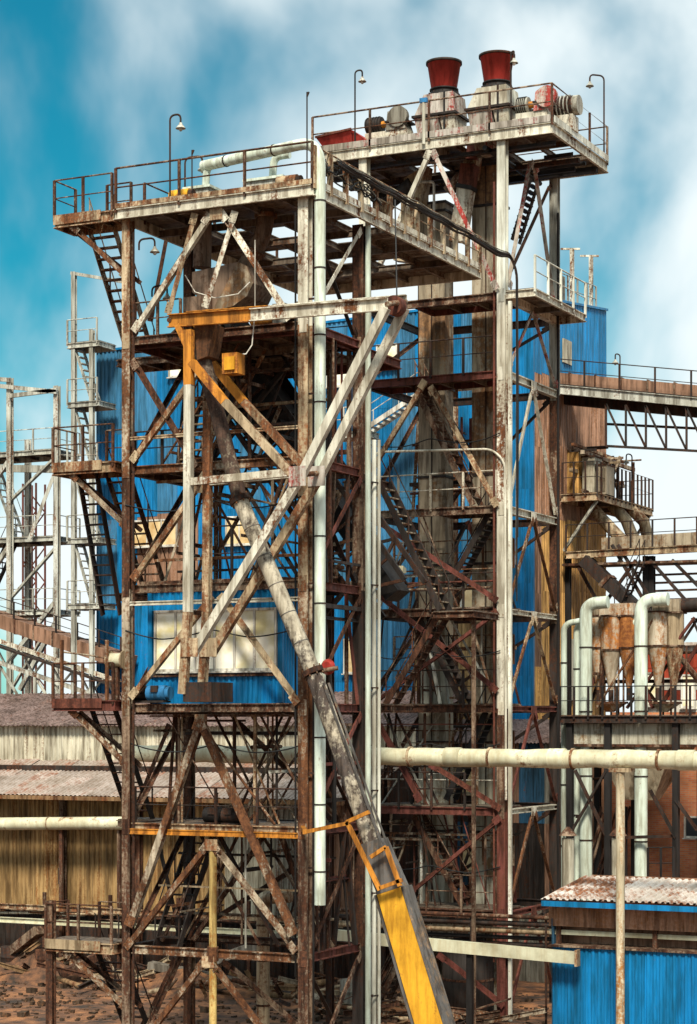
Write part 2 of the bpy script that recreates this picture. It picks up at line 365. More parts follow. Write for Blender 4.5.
def wall(T, p0, p1, z0, z1, nrm, mat, pw=1.05, rows=1, pitch=.2, amp=.04, holes=(), z1b=None, matf=None, name='wall_sheet'):
    p0 = V((p0[0], p0[1], 0)); p1 = V((p1[0], p1[1], 0)); d = p1-p0; n = max(1, round(d.length/pw)); nrm = V(nrm).normalized()
    for r in range(rows):
        for i in range(n):
            fa, fb = i/n, (i+1)/n
            zt = z1 if z1b is None else z1+(z1b-z1)*(fa+fb)/2
            za = z0+(zt-z0)*r/rows; zb = z0+(zt-z0)*(r+1)/rows
            cm = ((fa+fb)/2*d.length, (za+zb)/2)
            if any(h[0] < cm[0] < h[1] and h[2] < cm[1] < h[3] for h in holes): continue
            off = nrm*(random.random()*.012 + (rows-r)*-.006 - (i % 2)*.004)
            o = p0+d*fa-d.normalized()*.02+off+V((0, 0, za-.04))
            b = V((0, 0, zb-za+.08))+nrm*random.uniform(-.012, .012)
            mm = matf(cm[0], cm[1]) if matf else mat
            part(name, MB().corr(o, d/n+d.normalized()*.04, b, nrm, pitch, amp), mm, T)
def roof(T, o, a, b, nrm, mat, pw=1.0, rows=1, pitch=.16, amp=.035, name='roof_sheet'):
    o = V(o); a = V(a); b = V(b); n = max(1, round(a.length/pw)); nrm = V(nrm).normalized()
    for r in range(rows):
        for i in range(n):
            off = nrm*(random.random()*.015+(rows-r)*.012+(i % 2)*.006)
            part(name, MB().corr(o+a*(i/n)-a.normalized()*.02+b*(r/rows)+off, a/n+a.normalized()*.05, b/rows*1.04+nrm*random.uniform(-.02, .02), nrm, pitch, amp), mat, T)
def window(T, x0, x1, y, z0, z1, n=2, glass='glass', frame='white_paint', t=.07):
    m = MB().box((x0-t, y-.05, z0-t), (x1+t, y+.03, z0)).box((x0-t, y-.05, z1), (x1+t, y+.03, z1+t)).box((x0-t, y-.05, z0), (x0, y+.03, z1)).box((x1, y-.05, z0), (x1+t, y+.03, z1))
    for i in range(1, n): x = x0+(x1-x0)*i/n; m.box((x-t/2, y-.045, z0), (x+t/2, y+.025, z1))
    wdw = part('window', m, frame, T)
    for i in range(n):
        a = x0+(x1-x0)*i/n+(t/2 if i else 0); b = x0+(x1-x0)*(i+1)/n-(t/2 if i < n-1 else 0)
        part('pane', MB().box((a+.004, y-.012, z0+.004), (b-.004, y+.012, z1-.004)), glass, wdw)
    part('sill', MB().box((x0-t-.04, y-.14, z0-t-.05), (x1+t+.04, y+.03, z0-t-.004)), frame, wdw)
    return wdw

# ------------------------------------------------------------------ ground
def ground():
    m = MB(); n = 70; x0, x1, y0, y1 = -60, 40, -10, 60; vs = []; fs = []
    rnd = random.Random(3)
    for j in range(n+1):
        for i in range(n+1): vs.append((x0+(x1-x0)*i/n, y0+(y1-y0)*j/n, 0 if i in (0, n) or j in (0, n) else rnd.uniform(-.05, .08)))
    fs = [(j*(n+1)+i, j*(n+1)+i+1, (j+1)*(n+1)+i+1, (j+1)*(n+1)+i) for j in range(n) for i in range(n)]
    m.add(vs, fs, True)
    B = 1500
    m.add([(-B, -B, 0), (B, -B, 0), (B, y0, 0), (-B, y0, 0)], [(0, 1, 2, 3)]); m.add([(-B, y1, 0), (B, y1, 0), (B, B, 0), (-B, B, 0)], [(0, 1, 2, 3)])
    m.add([(-B, y0, 0), (x0, y0, 0), (x0, y1, 0), (-B, y1, 0)], [(0, 1, 2, 3)]); m.add([(x1, y0, 0), (B, y0, 0), (B, y1, 0), (x1, y1, 0)], [(0, 1, 2, 3)])
    solo('ground', m, 'dirt', kind='structure')
ground()
ZL = [0, 3.5, 7.0, 10.4, 13.8, 17.2, 20.9, 24.38]

# ------------------------------------------------------------------ big blue process building behind the towers
BX0, BX1, BY0, BY1 = -26.2, -4.85, 30.0, 39.3
T = thing('process_building', 'tall blue corrugated process building with brown right side, behind both steel towers', 'building', (-15.5, 30, 0))
part('building_core', MB().hexa([(BX0+.15, BY0+.15, 0), (BX1-.15, BY0+.15, 0), (BX1-.15, BY1-.15, 0), (BX0+.15, BY1-.15, 0)], [(BX0+.15, BY0+.15, 26.4), (BX1-.15, BY0+.15, 27.4), (BX1-.15, BY1-.15, 28.4), (BX0+.15, BY1-.15, 27.6)]), 'dark_steel', T)
def fmat(u, z):
    x = BX0+u
    if z < 9: return random.choice(['brown_sheet', 'grey_sheet', 'brown_sheet', 'blue_dark'])
    if -24 < x < -20.4 and 16.6 < z < 20.5: return 'brown_sheet'
    if -10.2 < x < -7 and z < 14: return 'ochre_sheet'
    return 'blue_faded' if random.random() < .34 else 'blue_sheet'
wall(T, (BX0, BY0), (BX1, BY0), .1, 27.0, (0, -1, 0), 'blue_sheet', rows=7, matf=fmat, z1b=27.6, pitch=.21, amp=.05)
def smat(u, z):
    if z > 25.0: return 'blue_dark' if z > 30 else 'blue_sheet'
    if u < 1.2 and z > 12: return 'brown_sheet'
    return 'brown_sheet' if z > 19.5 else ('orange_sheet' if z > 9 else 'brown_sheet')
wall(T, (BX1, BY0), (BX1, BY1), .1, 27.6, (1, 0, 0), 'brown_sheet', rows=9, matf=smat, z1b=28.7, pitch=.21, amp=.05)
wall(T, (BX0, BY1), (BX0, BY0), .1, 28.0, (-1, 0, 0), 'blue_sheet', rows=4, z1b=27.0, pitch=.21, amp=.05)
part('roof', MB().hexa([(BX0-.1, BY0-.1, 26.98), (BX1+.1, BY0-.1, 27.62), (BX1+.1, BY1+.1, 28.72), (BX0-.1, BY1+.1, 28.02)], [(BX0-.1, BY0-.1, 27.08), (BX1+.1, BY0-.1, 27.72), (BX1+.1, BY1+.1, 28.82), (BX0-.1, BY1+.1, 28.12)]), 'blue_sheet', T)
part('corner_flashing', MB().box((BX1-.02, BY0-.09, .1), (BX1+.09, BY0+.06, 27.6)), 'blue_sheet', T)
for (a, b, c, d, n) in ((227, 252, 517, 544, 2), (133, 176, 520, 546, 3), (328, 347, 362, 386, 1), (378, 396, 345, 368, 2), (170, 190, 362, 376, 1), (345, 362, 640, 672, 1), (462, 480, 588, 612, 1), (236, 262, 598, 625, 2)):
    p0 = q(a, d, Y=BY0-.1); p1 = q(b, c, Y=BY0-.1); window(T, p0.x, p1.x, BY0-.1, p0.z, p1.z, n, 'tan_glass' if c > 500 else 'glass')
railing(T, [q(548, 296, X=BX1-.3), q(596, 313, X=BX1-.3)], 'grey_frame', 1.2)
for x, y0, y1 in ((572, 249, 306), (591, 256, 312)):
    p = q(x, y1, X=BX1-.4); h = q(x, y0, X=BX1-.4)
    part('roof_post', MB().bar(p, h, .16).bar(h-RT*.5, h+RT*.35, .08), 'pale_steel', T)
part('roof_unit', MB().box(q(548, 300, X=BX1-.9), q(548, 300, X=BX1-.9)+V((.5, .8, 1.1))), 'grey_sheet', T)
# low annexe window strip on brown side
for (a, b, c, d) in ((563, 571, 342, 362), (568, 580, 640, 700)):
    p = q(a, d, X=BX1+.06); r = q(b, c, X=BX1+.06)
    part('side_panel', MB().box((BX1+.03, p.y, p.z), (BX1+.1, r.y, r.z)), 'cream_sheet', T)

# pale external stair on the building face
T = thing('outside_stair', 'white sloping steel stair against the blue wall, between the two towers', 'stair', (-9, 28.5, 0))
stair(T, q(442, 386, Y=28.5), q(372, 432, Y=28.5), (0, -.8, 0), 'white_paint', n=13)
a = q(372, 432, Y=28.0); platform(T, a.x-3.4, a.x, 27.6, 28.7, a.z, 'pale_clean', pmat='grey_sheet'); railing(T, [(a.x-3.4, 27.6, a.z), (a.x, 27.6, a.z)], 'white_paint')
for dx in (-3.2, -.2): part('support_post', MB().ibeam((a.x+dx, 28.0, 0), (a.x+dx, 28.0, a.z-.24), .2, .2), 'mixed_steel', T)
b = q(442, 386, Y=28.5); platform(T, b.x, b.x+1.8, 27.6, 28.7, b.z, 'pale_clean', pmat='grey_sheet')
part('support_post', MB().ibeam((b.x+.8, 28.0, 0), (b.x+.8, 28.0, b.z-.24), .2, .2), 'mixed_steel', T)

# ------------------------------------------------------------------ left: low sheds
T = thing('long_shed', 'low long shed with ochre corrugated walls, pinkish lean-to roof and brown upper roof', 'shed', (-22, 20, 0))
SX0, SX1 = -36, -7.2
z_e = 7.35
wall(T, (SX0, 20), (SX1, 20), 2.55, 7.2, (0, -1, 0), 'ochre_sheet', pw=1.1, pitch=.24, amp=.05, rows=1,
     matf=lambda u, z: 'ochre_sheet' if SX0+u < -13.6 else random.choice(['grey_sheet', 'brown_sheet', 'cream_sheet']))
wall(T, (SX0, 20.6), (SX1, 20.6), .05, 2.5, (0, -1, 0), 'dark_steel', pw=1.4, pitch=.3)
x = SX0+.4
while x < SX1:
    part('wall_post', MB().ibeam((x, 19.75, 0), (x, 19.75, 7.0), .22, .26, .03, V((0, 1, 0))), 'brown_steel', T); x += 3.6
part('wall_plate', MB().bar((SX0, 19.72, 7.03), (SX1, 19.72, 7.03), .2, .22), 'timber', T)
roof(T, (SX0, 18.2, 7.05), (SX1-SX0, 0, 0), (0, 4.2, 1.35), (0, -.3, 1), 'roof_pink', rows=2, pitch=.2)
part('eave_board', MB().bar((SX0, 18.2, 6.99), (SX1, 18.2, 6.99), .05, .16), 'timber', T)
wall(T, (SX0, 22.3), (SX1+.5, 22.3), 8.3, 9.9, (0, -1, 0), 'cream_sheet', pw=1.0, pitch=.2)
roof(T, (SX0, 21.9, 9.78), (SX1-SX0+.5, 0, 0), (0, 6.2, 1.45), (0, -.25, 1), 'roof_brown', rows=3, pitch=.2)
part('shed_core', MB().box((SX0, 21.0, 0), (SX1, 28.5, 8.2)), 'dark_steel', T)
part('wall_notice', MB().box(q(58, 884, Y=19.9), q(64, 868, Y=19.9)+V((0, .05, 0))), 'black_steel', T)
p = q(0, 775, Y=19.5)

def pipe_rack():
    T = thing('pipe_rack', 'long low rack loaded with loose steel pipes in front of the ochre shed wall', 'rack', (-20, 19, 0))
    for z in (2.05, 2.6): part('shelf_beam', MB().chan((-34, 18.2, z), (-8.2, 18.2, z), .1, .22), 'cream_pipe' if z < 2.3 else 'tan_steel', T)
    for k in range(9):
        x = -33.6+k*3.1; part('rack_post', MB().bar((x, 18.45, 0), (x, 18.45, 3.2), .12), 'brown_steel', T)
    rnd = random.Random(5)
    for k in range(34):
        x = rnd.uniform(-34, -12); l = rnd.uniform(2.5, 6); y = rnd.uniform(18.0, 19.2); z = 2.24+rnd.random()*.28
        part('loose_pipe', MB().tube([(x, y, z), (x+l*.5, y+rnd.uniform(-.1, .1), z+rnd.uniform(-.04, .08)), (x+l, y+rnd.uniform(-.25, .25), z+rnd.uniform(0, .14))], rnd.uniform(.03, .07), 6), rnd.choice(['tan_steel', 'brown_steel', 'pale_steel', 'dark_steel', 'mixed_steel']), T)
pipe_rack()

def pipe_with_bands(T, pts, r, mat, every=2.2, n=14, band='dark_steel', br=.02, bw=.03, first=None):
    p = part('pipe', MB().tube(pts, r, n), mat, T)
    for a, b in zip(pts, pts[1:]):
        a = V(a); b = V(b); ln = (b-a).length
        if ln < every*.8: continue
        k = int(ln/every)
        for i in range(1, k+1):
            c = a+(b-a)*((i-.5)/k); d = (b-a).normalized()
            part('flange', MB().tube([c-d*bw, c+d*bw], r+br, n), band, p)
    return p
a = q(-30, 824, Y=18.6)
T = thing('shed_pipe', 'pale horizontal pipe along the front of the ochre shed at far left', 'pipe', (a.x, a.y, a.z))
pipe_with_bands(T, [a, q(132, 823, Y=18.6)], .26, 'cream_pipe', 4.5, band='tan_steel')
for x in (-20, 60, 118):
    p = q(x, 824, Y=18.6); part('support_post', MB().bar((p.x, p.y+.1, 0), (p.x, p.y+.1, p.z-.24), .14), 'brown_steel', T)

# scrap heaps on the ground at left
def mound(name, label, c, rx, ry, h, seed, mat='dirt'):
    rnd = random.Random(seed); vs = [(c[0], c[1], h)]; n = 22; rings = 5; fs = []
    for j in range(1, rings+1):
        for k in range(n):
            f = j/rings; a = 2*math.pi*k/n; z = h*(1-f)**1.2+(rnd.uniform(-.12, .12)*h if j < rings else -.1)
            vs.append((c[0]+rx*f*math.cos(a)*rnd.uniform(.9, 1.1), c[1]+ry*f*math.sin(a)*rnd.uniform(.9, 1.1), z))
    fs = [(0, 1+k, 1+(k+1) % n) for k in range(n)]+[(1+(j-1)*n+k, 1+j*n+k, 1+j*n+(k+1) % n, 1+(j-1)*n+(k+1) % n) for j in range(1, rings) for k in range(n)]
    solo(name, MB().add(vs, fs), mat, label, 'mound', loc=(c[0], c[1], 0))
mound('dirt_mound', 'rusty orange dirt heap on the ground at bottom left', (-20.3, 16.5), 3.2, 1.6, 1.1, 2)
mound('dirt_mound', 'low rusty dirt heap behind the feet of the left steel tower', (-13, 15.5), 3.5, 1.8, .9, 4)
def scrap():
    rnd = random.Random(12)
    labs = ['leaning rusty plank on the dirt heap at bottom left', 'rusty plate lying by the shed posts at bottom left', 'broad rusted slab tilted against the pipe rack', 'short rusty beam lying behind the left tower stair', 'long grey slab lying behind the lowest tower cross-braces', 'pale concrete beam lying on the dirt behind the tower centre post']
    spec = [((20, 985), (70, 940), .5, 'tan_steel'), ((2, 960), (40, 930), .6, 'brown_steel'), ((60, 975), (110, 950), .5, 'brown_steel'), ((85, 1000), (125, 985), .35, 'tan_steel'), ((150, 965), (235, 985), .5, 'concrete'), ((215, 960), (300, 930), .6, 'concrete')]
    for lb, (a, b, h, mt) in zip(labs, spec):
        p0 = q(*a, Y=15.2+rnd.random()*2); p1 = q(*b, Y=15.6+rnd.random()*2.5)
        p0.z = max(p0.z, .3); p1.z = max(p1.z, .3)
        solo('scrap_beam', MB().bar(p0, p1, .5, h*.55), mt, lb, 'scrap', 'scrap lying on the ground', loc=p0)
    T = None
    for i, (px, py, r) in enumerate(((12, 945, .45), (45, 925, .4), (350, 1000, .35))):
        p = q(px, py+20, Y=16.5 if i < 2 else 13); p.z = 0
        lab = ['dark round drum under the pipe rack at far left', 'rusty drum between the shed posts at bottom left', 'dull drum on the ground behind the right foot of the left tower'][i]
        t = thing('drum', lab, 'drum', p, 'drums on the ground')
        part('drum_body', MB()._lathe(p, [(0, .02), (r, .02), (r, .4), (r+.02, .42), (r, .44), (r, .8), (r+.02, .82), (r, .84), (r, 1.2), (r-.03, 1.22), (0, 1.2)], 18, False), ['dark_steel', 'brown_steel', 'grey_sheet'][i], t)
        part('bung', MB().lathe(p+V((r*.5, 0, 1.2)), [(.05, 0), (.05, .04)], 8), 'black_steel', t)
scrap()

# ------------------------------------------------------------------ far left: grey conveyor frames
def far_frame():
    Y = 34
    T = thing('conveyor_frame', 'tall grey steel frame with walkways and braces at the far left edge', 'steel frame', (-38, Y, 0))
    for px, y0, dY in ((10, 378, 0), (57, 386, 0), (-20, 372, 0), (28, 440, 3), (-10, 440, 3)):
        t = q(px, y0, Y=Y+dY); part('column', MB().ibeam((t.x, t.y, 0), t, .26, .26, .035, V((0, 1, 0))), 'grey_frame', T)
    for a, b in (((-20, 384), (57, 392)), ((-20, 378), (10, 380)), ((10, 396), (57, 390))):
        part('top_beam', MB().bar(q(*a, Y=Y-.2), q(*b, Y=Y-.2), .14, .2), 'grey_frame', T)
    for y, h in ((455, 0), (540, 0), (612, 0)):
        a = q(-25, y, Y=Y+.5); b = q(56, y+2, Y=Y+.5)
        platform(T, a.x, b.x, Y+.3, Y+2.6, a.z, 'grey_frame', pmat='grey_sheet'); railing(T, [(a.x, Y+.3, a.z), (b.x, Y+.3, a.z), (b.x, Y+2.6, a.z)], 'grey_frame')
    for a, b in (((10, 500), (57, 455)), ((10, 460), (-20, 500)), ((10, 598), (57, 545)), ((10, 545), (-20, 590)), ((57, 600), (10, 660)), ((57, 470), (30, 540)), ((10, 690), (40, 640)), ((57, 620), (20, 690))):
        brace(T, q(*a, Y=Y), q(*b, Y=Y), .2, 'grey_frame')
    stair(T, q(8, 540, Y=Y+1), q(-22, 606, Y=Y+1), (0, .8, 0), 'dark_steel', n=12)
    stair(T, q(-14, 455, Y=Y+1), q(16, 538, Y=Y+1), (0, .8, 0), 'grey_frame', n=12)
    part('bridge_beam', MB().bar(q(-20, 468, Y=Y+.2), q(96, 470, Y=Y+.2), .2, .35), 'grey_frame', T)
    railing(T, [q(57, 466, Y=Y+.2), q(97, 466, Y=Y+.2)], 'grey_frame')
    # red lattice mast
    T = thing('lattice_mast', 'thin dull red lattice mast beyond the grey frame at far left', 'mast', q(34, 650, Y=48))
    b = q(34, 650, Y=48); b.z = 0; t = q(36, 484, Y=48); d = .45
    for sx in (-1, 1):
        for sy in (-1, 1): part('leg', MB().bar((b.x+sx*d, b.y+sy*d, 0), (b.x+sx*d, b.y+sy*d, t.z), .09), 'red_brown', T)
    z = 0; k = 0
    while z < t.z-1:
        for sy in (-1, 1): part('lacing', MB().bar((b.x-d if k % 2 else b.x+d, b.y+sy*d, z), (b.x+d if k % 2 else b.x-d, b.y+sy*d, z+1), .06), 'red_brown', T)
        z += 1; k += 1
far_frame()
def left_conveyor():
    Y = 29
    T = thing('inclined_conveyor', 'rusty enclosed conveyor sloping down to the right past the left sheds', 'conveyor', (-34, Y, 0))
    a = q(-40, 606, Y=Y); b = q(128, 662, Y=Y)
    part('cover', MB().bar(a, b, 1.4, .62), 'brown_sheet', T)
    d = b-a; n = 9
    for i in range(n): c = a+d*((i+.5)/n); part('rib', MB().bar(c-V((0, 0, .36)), c+V((0, 0, .36)), .07, 1.46), 'brown_steel', T)
    o = V((0, -.7, -.9)); part('chord', MB().bar(a+o, b+o, .12, .2), 'pale_steel', T); part('chord', MB().bar(a+o-V((0, 0, 1.0)), b+o-V((0, 0, 1.0)), .12, .2), 'grey_frame', T)
    part('walkway', MB().bar(a+V((0, -.9, -1.1)), b+V((0, -.9, -1.1)), .7, .08), 'dark_steel', T)
    n = 12
    for i in range(n):
        c = a+d*(i/n)+o; e = a+d*((i+1)/n)+o; part('lacing', MB().bar(c if i % 2 else c-V((0, 0, 1)), e-V((0, 0, 1)) if i % 2 else e, .08), 'pale_steel', T)
    railing(T, [a+V((0, -.6, .3)), b+V((0, -.6, .3))], 'dark_steel', .8)
    for px in (8, 44, 62, 96):
        c = q(px, 690, Y=Y); f = (c.x-a.x)/d.x; z = (a+d*f).z-2; part('trestle_leg', MB().bar((c.x, Y-.7, 0), (c.x, Y-.7, z), .14), 'grey_frame', T)
        brace(T, V((c.x, Y-.7, z)), V((c.x+1.6, Y-.7, z-2.2)), .1, 'grey_frame')
left_conveyor()
def stair_tower():
    Y = 29.2
    T = thing('stair_tower', 'slim grey stair tower against the left edge of the blue building', 'stair tower', (-27, Y, 0))
    for px, y in ((74, 272), (92, 330)):
        t = q(px, y, Y=Y-1); part('column', MB().ibeam((t.x, t.y, 0), t, .2, .2, .03, V((0, 1, 0))), 'grey_frame', T)
    part('top_beam', MB().bar(q(71, 273, Y=Y-1), q(130, 283, Y=Y-1), .1, .14), 'grey_frame', T)
    k = 0
    for y in (346, 405, 470, 540, 605):
        a = q(76, y, Y=Y-.4); b = q(98, y, Y=Y-.4)
        platform(T, a.x, b.x+.5, Y-1.1, Y+.3, a.z, 'grey_frame', pmat='dark_steel'); railing(T, [(a.x, Y-1.1, a.z), (b.x+.4, Y-1.1, a.z)], 'grey_frame')
        if k < 4: stair(T, (a.x+.2, Y-.9, a.z), (b.x, Y-.9, q(76, [405, 470, 540, 605][k], Y=Y-.4).z), (0, .7, 0), 'grey_frame', rails=False, n=9)
        k += 1
stair_tower()

# ------------------------------------------------------------------ left steel tower (A)
AX0, AX1, AY1 = -5.707, 0.0, 3.45
TA = thing('steel_tower', 'left steel tower of rusty columns with side stairs, braces and a railed top deck', 'steel tower', (-2.85, 1.7, 0))
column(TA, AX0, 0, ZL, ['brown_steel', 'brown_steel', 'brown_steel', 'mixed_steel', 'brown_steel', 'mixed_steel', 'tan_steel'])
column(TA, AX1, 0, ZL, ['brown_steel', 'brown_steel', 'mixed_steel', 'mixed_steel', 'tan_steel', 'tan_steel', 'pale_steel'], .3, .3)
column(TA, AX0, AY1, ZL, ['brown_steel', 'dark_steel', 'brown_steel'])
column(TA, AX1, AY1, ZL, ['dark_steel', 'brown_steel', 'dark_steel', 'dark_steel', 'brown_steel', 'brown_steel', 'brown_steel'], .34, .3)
def fb(zi, mat, y=0.0, w=.16, h=.24, dz=0, x0=AX0, x1=AX1):
    part('floor_beam', MB().ibeam((x0+.15, y, ZL[zi]+dz), (x1-.15, y, ZL[zi]+dz), w, h, .03), mat, TA)
for zi, m in ((1, 'mixed_steel'), (2, 'tan_steel'), (3, 'brown_steel'), (4, 'brown_steel'), (5, 'mixed_steel'), (6, 'brown_steel')):
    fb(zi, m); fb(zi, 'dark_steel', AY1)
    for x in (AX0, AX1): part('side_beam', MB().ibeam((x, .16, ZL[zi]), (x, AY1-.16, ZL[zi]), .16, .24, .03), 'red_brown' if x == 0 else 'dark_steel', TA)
fb(4, 'pale_steel', -.12, .1, .12, -.42); fb(2, 'orange_paint', -.13, .08, .16, -.12); fb(5, 'tan_steel', -.1, .08, .1, .9)
A0 = -.12
def fbr(a, b, w=.14, mat='mixed_steel', Y=A0, kind='angle'): brace(TA, q(*a, Y=Y), q(*b, Y=Y), w, mat, kind)
fbr((201, 722), (131, 924), .2, 'mixed_steel', -.2, 'bar'); fbr((201, 722), (294, 933), .2, 'mixed_steel', -.2, 'bar')
for a, b, m in (((208, 845), (128, 946), 'mixed_steel'), ((214, 845), (296, 950), 'mixed_steel'), ((204, 963), (140, 1046), 'mixed_steel'), ((212, 963), (275, 1046), 'mixed_steel'),
    ((210, 216), (136, 330), 'pale_steel'), ((223, 214), (290, 318), 'pale_steel'), ((208, 472), (135, 578), 'tan_steel'), ((212, 597), (133, 696), 'tan_steel'), ((222, 597), (298, 702), 'tan_steel'),
    ((134, 362), (196, 466), 'brown_steel'), ((212, 352), (134, 460), 'tan_steel'), ((196, 216), (170, 312), 'tan_steel'), ((236, 214), (207, 306), 'pale_steel')):
    fbr(a, b, .15, m)
for a, b, m in (((170, 726), (135, 812), 'brown_steel'), ((240, 724), (345, 826), 'brown_steel'), ((160, 845), (180, 930), 'dark_steel'), ((296, 868), (190, 934), 'dark_steel'), ((176, 960), (145, 1024), 'brown_steel'), ((225, 962), (296, 1024), 'brown_steel'),
    ((196, 590), (265, 470), 'brown_steel'), ((345, 585), (272, 470), 'brown_steel'), ((170, 225), (152, 320), 'brown_steel'), ((300, 350), (205, 468), 'dark_steel'), ((345, 590), (250, 706), 'dark_steel')):
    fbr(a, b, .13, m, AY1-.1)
t = q(213, 846, Y=A0); part('centre_post', MB().tube([(t.x, t.y, 0), t], .11, 10), 'tan_post', TA); part('post_collar', MB().tube([(t.x, t.y, 3.3), (t.x, t.y, 3.7)], .16, 10), 'mixed_steel', TA)
# gusset plates where braces meet the beams
for (px, py) in ((201, 720), (211, 845), (208, 962), (216, 214), (203, 487)):
    p = q(px, py, Y=-.24); part('gusset', MB().box((p.x-.2, -.25, p.z-.16), (p.x+.2, -.235, p.z+.16)), 'tan_steel', TA)
# right face braces
for zi, m in ((0, 'brown_steel'), (1, 'brown_steel'), (2, 'red_brown'), (3, 'brown_steel'), (4, 'red_brown'), (5, 'brown_steel'), (6, 'pale_steel')):
    z0, z1 = ZL[zi], ZL[zi+1]
    brace(TA, V((.06, AY1-.2, z1-.2)), V((.06, .25, z0+.35)), .13, m)
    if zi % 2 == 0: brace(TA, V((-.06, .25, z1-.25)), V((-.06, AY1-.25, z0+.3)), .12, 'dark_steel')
    brace(TA, V((AX0, .2, z0+.2)), V((AX0, AY1-.2, z1-.2)), .12, 'brown_steel')
# decks
platform(TA, -5.95, .42, -.35, 11.6, 24.65, 'pale_steel', .30, skip=((1, 2), (3, 4), (2, 6), (4, 3), (1, 5), (3, 7), (2, 3)))
part('toe_board', MB().box((-5.9, -.40, 24.66), (.40, -.385, 24.80)), 'tan_steel', TA)
part('toe_board', MB().box((.455, -.38, 24.66), (.47, 11.5, 24.82)), 'pale_steel', TA)
railing(TA, [(-5.9, -.36, 24.66), (.40, -.36, 24.66)], 'brown_steel', 1.15, 2.0, rad=.03)
railing(TA, [(.42, -.30, 24.66), (.42, 11.5, 24.66)], 'tan_steel', 1.05, .95, pw=.13)
railing(TA, [(-5.9, 1.2, 24.66), (-5.9, 11.5, 24.66)], 'brown_steel', 1.1, 2.0)
platform(TA, AX0+.1, AX1-.1, .2, 6.5, 20.95, 'red_brown', .26, skip=((3, 3), (4, 3)))
platform(TA, AX0+.1, -3.6, .2, AY1, 17.3, 'brown_steel', .22); platform(TA, AX0+.1, AX1-.1, .2, AY1, 10.45, 'brown_steel', .24)
platform(TA, AX0+.1, AX1-.1, .2, AY1, 7.05, 'brown_steel', .24)
railing(TA, [(AX0+.2, .05, 7.1), (AX1-.2, .05, 7.1)], 'dark_steel', 1.05, 1.2)
railing(TA, [(AX0+.2, .05, 21.0), (-4.0, .05, 21.0)], 'brown_steel', 1.0, 1.0); railing(TA, [(-4.2, 3.4, 20.97), (-.1, 3.4, 20.97)], 'dark_steel', 1.0, 1.2)
railing(TA, [(AX0+.2, .05, 17.3), (-3.7, .05, 17.3)], 'dark_steel', 1.0, 1.0)
railing(TA, [(-3.2, .08, 13.9), (-1.5, .08, 13.9)], 'dark_steel', 1.6, .8)
# landings and stairs on the left flank
def landing(z, x0, x1, y0, y1, fm, rm, open_right=True):
    P = platform(TA, x0, x1, y0, y1, z, fm, .3, joist=.8, plate=1.1)
    part('toe_board', MB().box((x0, y0-.065, z-.22), (x1-.4, y0-.05, z+.06)), fm, TA)
    railing(TA, [(x1-.05, y0, z), (x0, y0, z), (x0, y1, z)], rm, 1.08, .9)
    railing(TA, [(x0+1.1, y1, z), (x1-.1, y1, z)], rm, 1.08, .9)
    brace(TA, V((x0+.6, y0+.1, z-.3)), V((AX0, 0, z-1.9)), .13, 'mixed_steel')
    brace(TA, V((x0+.2, y1-.1, z-.3)), V((AX0, y1-.1, z-1.9)), .11, 'brown_steel')
landing(24.62, -8.0, -5.98, -.35, .75, 'tan_steel', 'brown_steel'); landing(17.45, -8.05, -5.95, -.35, .8, 'tan_steel', 'brown_steel')
landing(10.62, -8.05, -5.95, -.35, .8, 'red_brown', 'brown_steel'); landing(3.65, -8.3, -6.0, -.35, .8, 'tan_steel', 'brown_steel')
stair(TA, (-7.5, .7, 24.5), (-7.5, 3.0, 20.9), (.85, 0, 0), 'mixed_steel', n=13)
stair(TA, (-7.85, .7, 17.3), (-7.85, 2.0, 13.2), (.62, 0, 0), 'dark_steel', n=14, rails=False)
stair(TA, (-6.9, .7, 17.3), (-6.9, 2.9, 13.85), (.75, 0, 0), 'brown_steel', 'mixed_steel', n=12)
stair(TA, (-7.45, .7, 10.5), (-7.45, 2.9, 7.05), (.8, 0, 0), 'dark_steel', 'brown_steel', n=12)
stair(TA, (-7.3, .7, 3.5), (-7.3, 2.9, .05), (.8, 0, 0), 'dark_steel', 'brown_steel', n=12)
for z in (20.9, 13.85, 7.05): platform(TA, -7.6, -5.8, 2.4, 3.6, z, 'brown_steel', .2, joist=.9)
stair(TA, (-4.6, 3.2, 20.9), (-4.6, .9, 17.3), (.8, 0, 0), 'brown_steel', 'tan_steel', n=13)
stair(TA, (-5.2, 2.9, 7.0), (-5.2, .6, 3.5), (.8, 0, 0), 'dark_steel', n=12)
p = q(48, 890, Y=-.35); part('landing_post', MB().ibeam((p.x, -.2, 0), (p.x, -.2, 4.8), .22, .22, .03, V((0, 1, 0))), 'brown_steel', TA)
p = q(62, 700, Y=-.35)
for px, y0, y1 in ((62, 640, 700), (107, 640, 700)): brace(TA, q(px, y0, Y=-.36), q(px, y1, Y=-.36), .08, 'mixed_steel', 'bar', 'guard_post')
